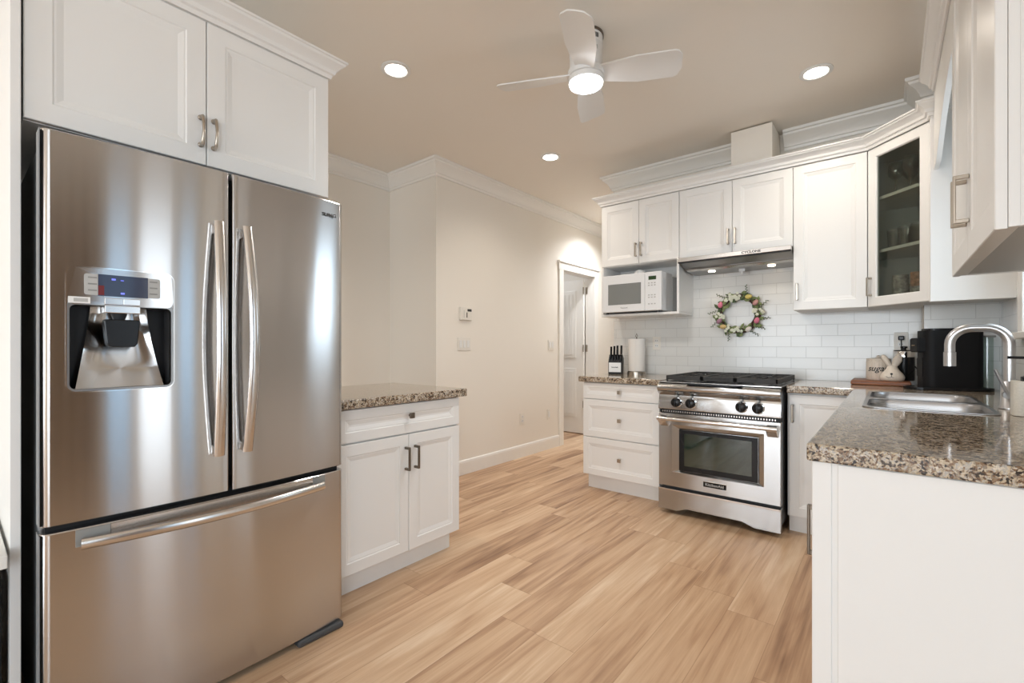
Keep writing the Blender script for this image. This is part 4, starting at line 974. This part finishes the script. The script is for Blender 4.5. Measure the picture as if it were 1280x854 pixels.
for a, mm, t_ in ((2.62, 'pink', .2), (1.02, 'yell', 1.4), (.55, 'pinks', .6), (-.42, 'pink', .3), (-1.02, 'wegg', .9), (-2.38, 'orange', 1.5), (-2.75, 'lilac', .8)):
    bm = bmesh.new(); lathe(bm, [(0, -.024), (.010, -.022), (.0165, -.012), (.018, -.002), (.016, .009), (.011, .018), (.005, .023), (0, .0245)], 20, cap=False)
    bm.transform(Matrix.Translation(ringpt(a, .145, -.05)) @ Matrix.Rotation(t_, 4, 'Y')); e = link('egg', bm, M[mm], wr, smooth=60)

# ------------------------------------------------------------------ ceiling lights and fan
for (x, y, lab) in ((-2.163, 1.613, 'recessed ceiling light nearest the refrigerator cabinet'), (-.325, 3.142, 'recessed ceiling light at right, above the range side of the kitchen'), (-2.167, 3.157, 'recessed ceiling light deepest in the room, towards the hall'), (-2.50, 5.0, 'recessed ceiling light in the hall past the doorway'), (-2.2, -1.2, 'unseen ceiling light added behind the camera for general fill'),):  # last one is added out of view to raise the ambient light
    cl = thing('ceiling_light', lab, 'ceiling light', (x, y, H-.0005), group='recessed ceiling lights')
    bm = bmesh.new(); lathe(bm, [(.058, 0), (.083, 0), (.083, -.004), (.064, -.008), (.058, -.004)], 40, cap=False); link('trim_ring', bm, M['white'], cl, smooth=40)
    bm = bmesh.new(); lathe(bm, [(0, -.001), (.060, -.001), (.060, -.0045), (0, -.0055)], 40, cap=False); link('diffuser', bm, M['gloss'], cl)
    d = bpy.data.lights.new('downlight', 'SPOT'); d.energy = 80 if y > 4.5 else (24 if y > 0 else 14); d.color = (1, .90, .78) if y < 4.5 else (.95, .97, 1); d.spot_size = 2.5; d.spot_blend = .9; d.shadow_soft_size = .06
    o = bpy.data.objects.new('downlight', d); C.objects.link(o); o.location = (x, y, H-.015)
fn = thing('ceiling_fan', 'white four-blade ceiling fan with a round lit lamp', 'ceiling fan', (-1.19, 2.05, H-.0005))
bm = bmesh.new(); lathe(bm, [(0, 0), (.088, 0), (.088, -.012), (0, -.012)], 40, cap=False); link('mounting_plate', bm, M['bronze'], fn, smooth=40)
bm = bmesh.new(); lathe(bm, [(0, -.0122), (.084, -.0122), (.084, -.055), (.0835, -.056), (.084, -.057), (.081, -.150), (.078, -.165), (0, -.165)], 40, cap=False); mh = link('motor_housing', bm, M['fan'], fn, smooth=40)
for a in (-.9, -.45):
    B('vent_slot', M['ink'], mh, *[(0, .002, -.012+.006*k, -.009+.006*k, -.048, -.026) for k in range(5)], loc=(.0835*math.cos(a), .0835*math.sin(a), 0), rot=(0, 0, a))
B('label_plate', M['lgrey'], mh, (0, .0015, -.015, .015, -.105, -.085), loc=(.0825*math.cos(-.5), .0825*math.sin(-.5), 0), rot=(0, 0, -.5))
bm = bmesh.new(); lathe(bm, [(0, -.168), (.080, -.168), (.090, -.176), (.092, -.205), (.088, -.208), (0, -.208)], 40, cap=False); link('blade_hub', bm, M['fan'], fn, smooth=40)
bm = bmesh.new(); lathe(bm, [(0, -.211), (.088, -.211), (.088, -.232), (.086, -.236), (0, -.236)], 40, cap=False); link('lamp_collar', bm, M['fan'], fn, smooth=40)
bm = bmesh.new(); lathe(bm, [(0, -.2362), (.084, -.2362), (.082, -.246), (.06, -.256), (.03, -.261), (0, -.262)], 40, cap=False); link('lamp_diffuser', bm, M['fanl'], fn, smooth=60)
for k in range(4):
    a = math.radians(24+90*k); bm = bmesh.new(); rows = []
    for i in range(21):
        s = i/20; r = .075+.385*s
        wv = (.045+.030*min(1, s/.45)**.8) if s < .86 else .075*math.sqrt(max(0, 1-((s-.86)/.16)**3))
        if s > .99: wv = .036
        row = []
        for j in range(7):
            v = (j/6*2-1)*wv; pit = math.radians(17)
            row.append((r, v*math.cos(pit)+.006*s, -v*math.sin(pit)-.008*(v/.075)**2))
        rows.append(row)
    top = [[bm.verts.new((x, y, z+.0035)) for x, y, z in r_] for r_ in rows]; bot = [[bm.verts.new((x, y, z-.0035)) for x, y, z in r_] for r_ in rows]
    for i in range(20):
        for j in range(6): bm.faces.new((top[i][j], top[i+1][j], top[i+1][j+1], top[i][j+1])); bm.faces.new((bot[i][j], bot[i][j+1], bot[i+1][j+1], bot[i+1][j]))
        bm.faces.new((top[i][0], bot[i][0], bot[i+1][0], top[i+1][0])); bm.faces.new((top[i][6], top[i+1][6], bot[i+1][6], bot[i][6]))
    for i in (0, 20):
        for j in range(6): bm.faces.new((top[i][j], top[i][j+1], bot[i][j+1], bot[i][j]))
    link('blade', bm, M['fan'], fn, loc=(0, 0, -.190), rot=(0, 0, a), smooth=50)
d = bpy.data.lights.new('fan_lamp', 'SPOT'); d.energy = 34; d.color = (1, .97, .93); d.shadow_soft_size = .08; d.spot_size = 2.9; d.spot_blend = .7
o = bpy.data.objects.new('fan_lamp', d); C.objects.link(o); o.location = (-1.19, 2.05, H-.275)

d = bpy.data.lights.new('side_room_fill', 'AREA'); d.energy = 7; d.size = .4; d.color = (.88, .93, 1)  # added fill without a fixture, brightens the room beyond the doorway
o = bpy.data.objects.new('side_room_fill', d); C.objects.link(o); o.location = (-3.9, 4.7, H-.02)

# ------------------------------------------------------------------ small white table at the lower left edge
tb_ = thing('side_table', 'white side table just left of the refrigerator panel at the picture edge', 'table', (-1.80, .105, 0))
B('tabletop', M['tiletop'], tb_, (-.55, 0, -.80, 0, .556, .591), bev=.003)
bm = bmesh.new()
for x, y in ((-.03, -.05), (-.52, -.05), (-.03, -.75), (-.52, -.75)):
    bm = bmesh.new(); tube(bm, [(x, y, .5558), (x, y-.01, 0)], [.028, .015], 12); link('leg', bm, M['tiletop'], tb_, smooth=40)
B('dark_box_below', M['black'], tb_, (-.50, -.10, -.72, -.006, .02, .50), bev=.004)  # added black box standing for the dark things under the tabletop
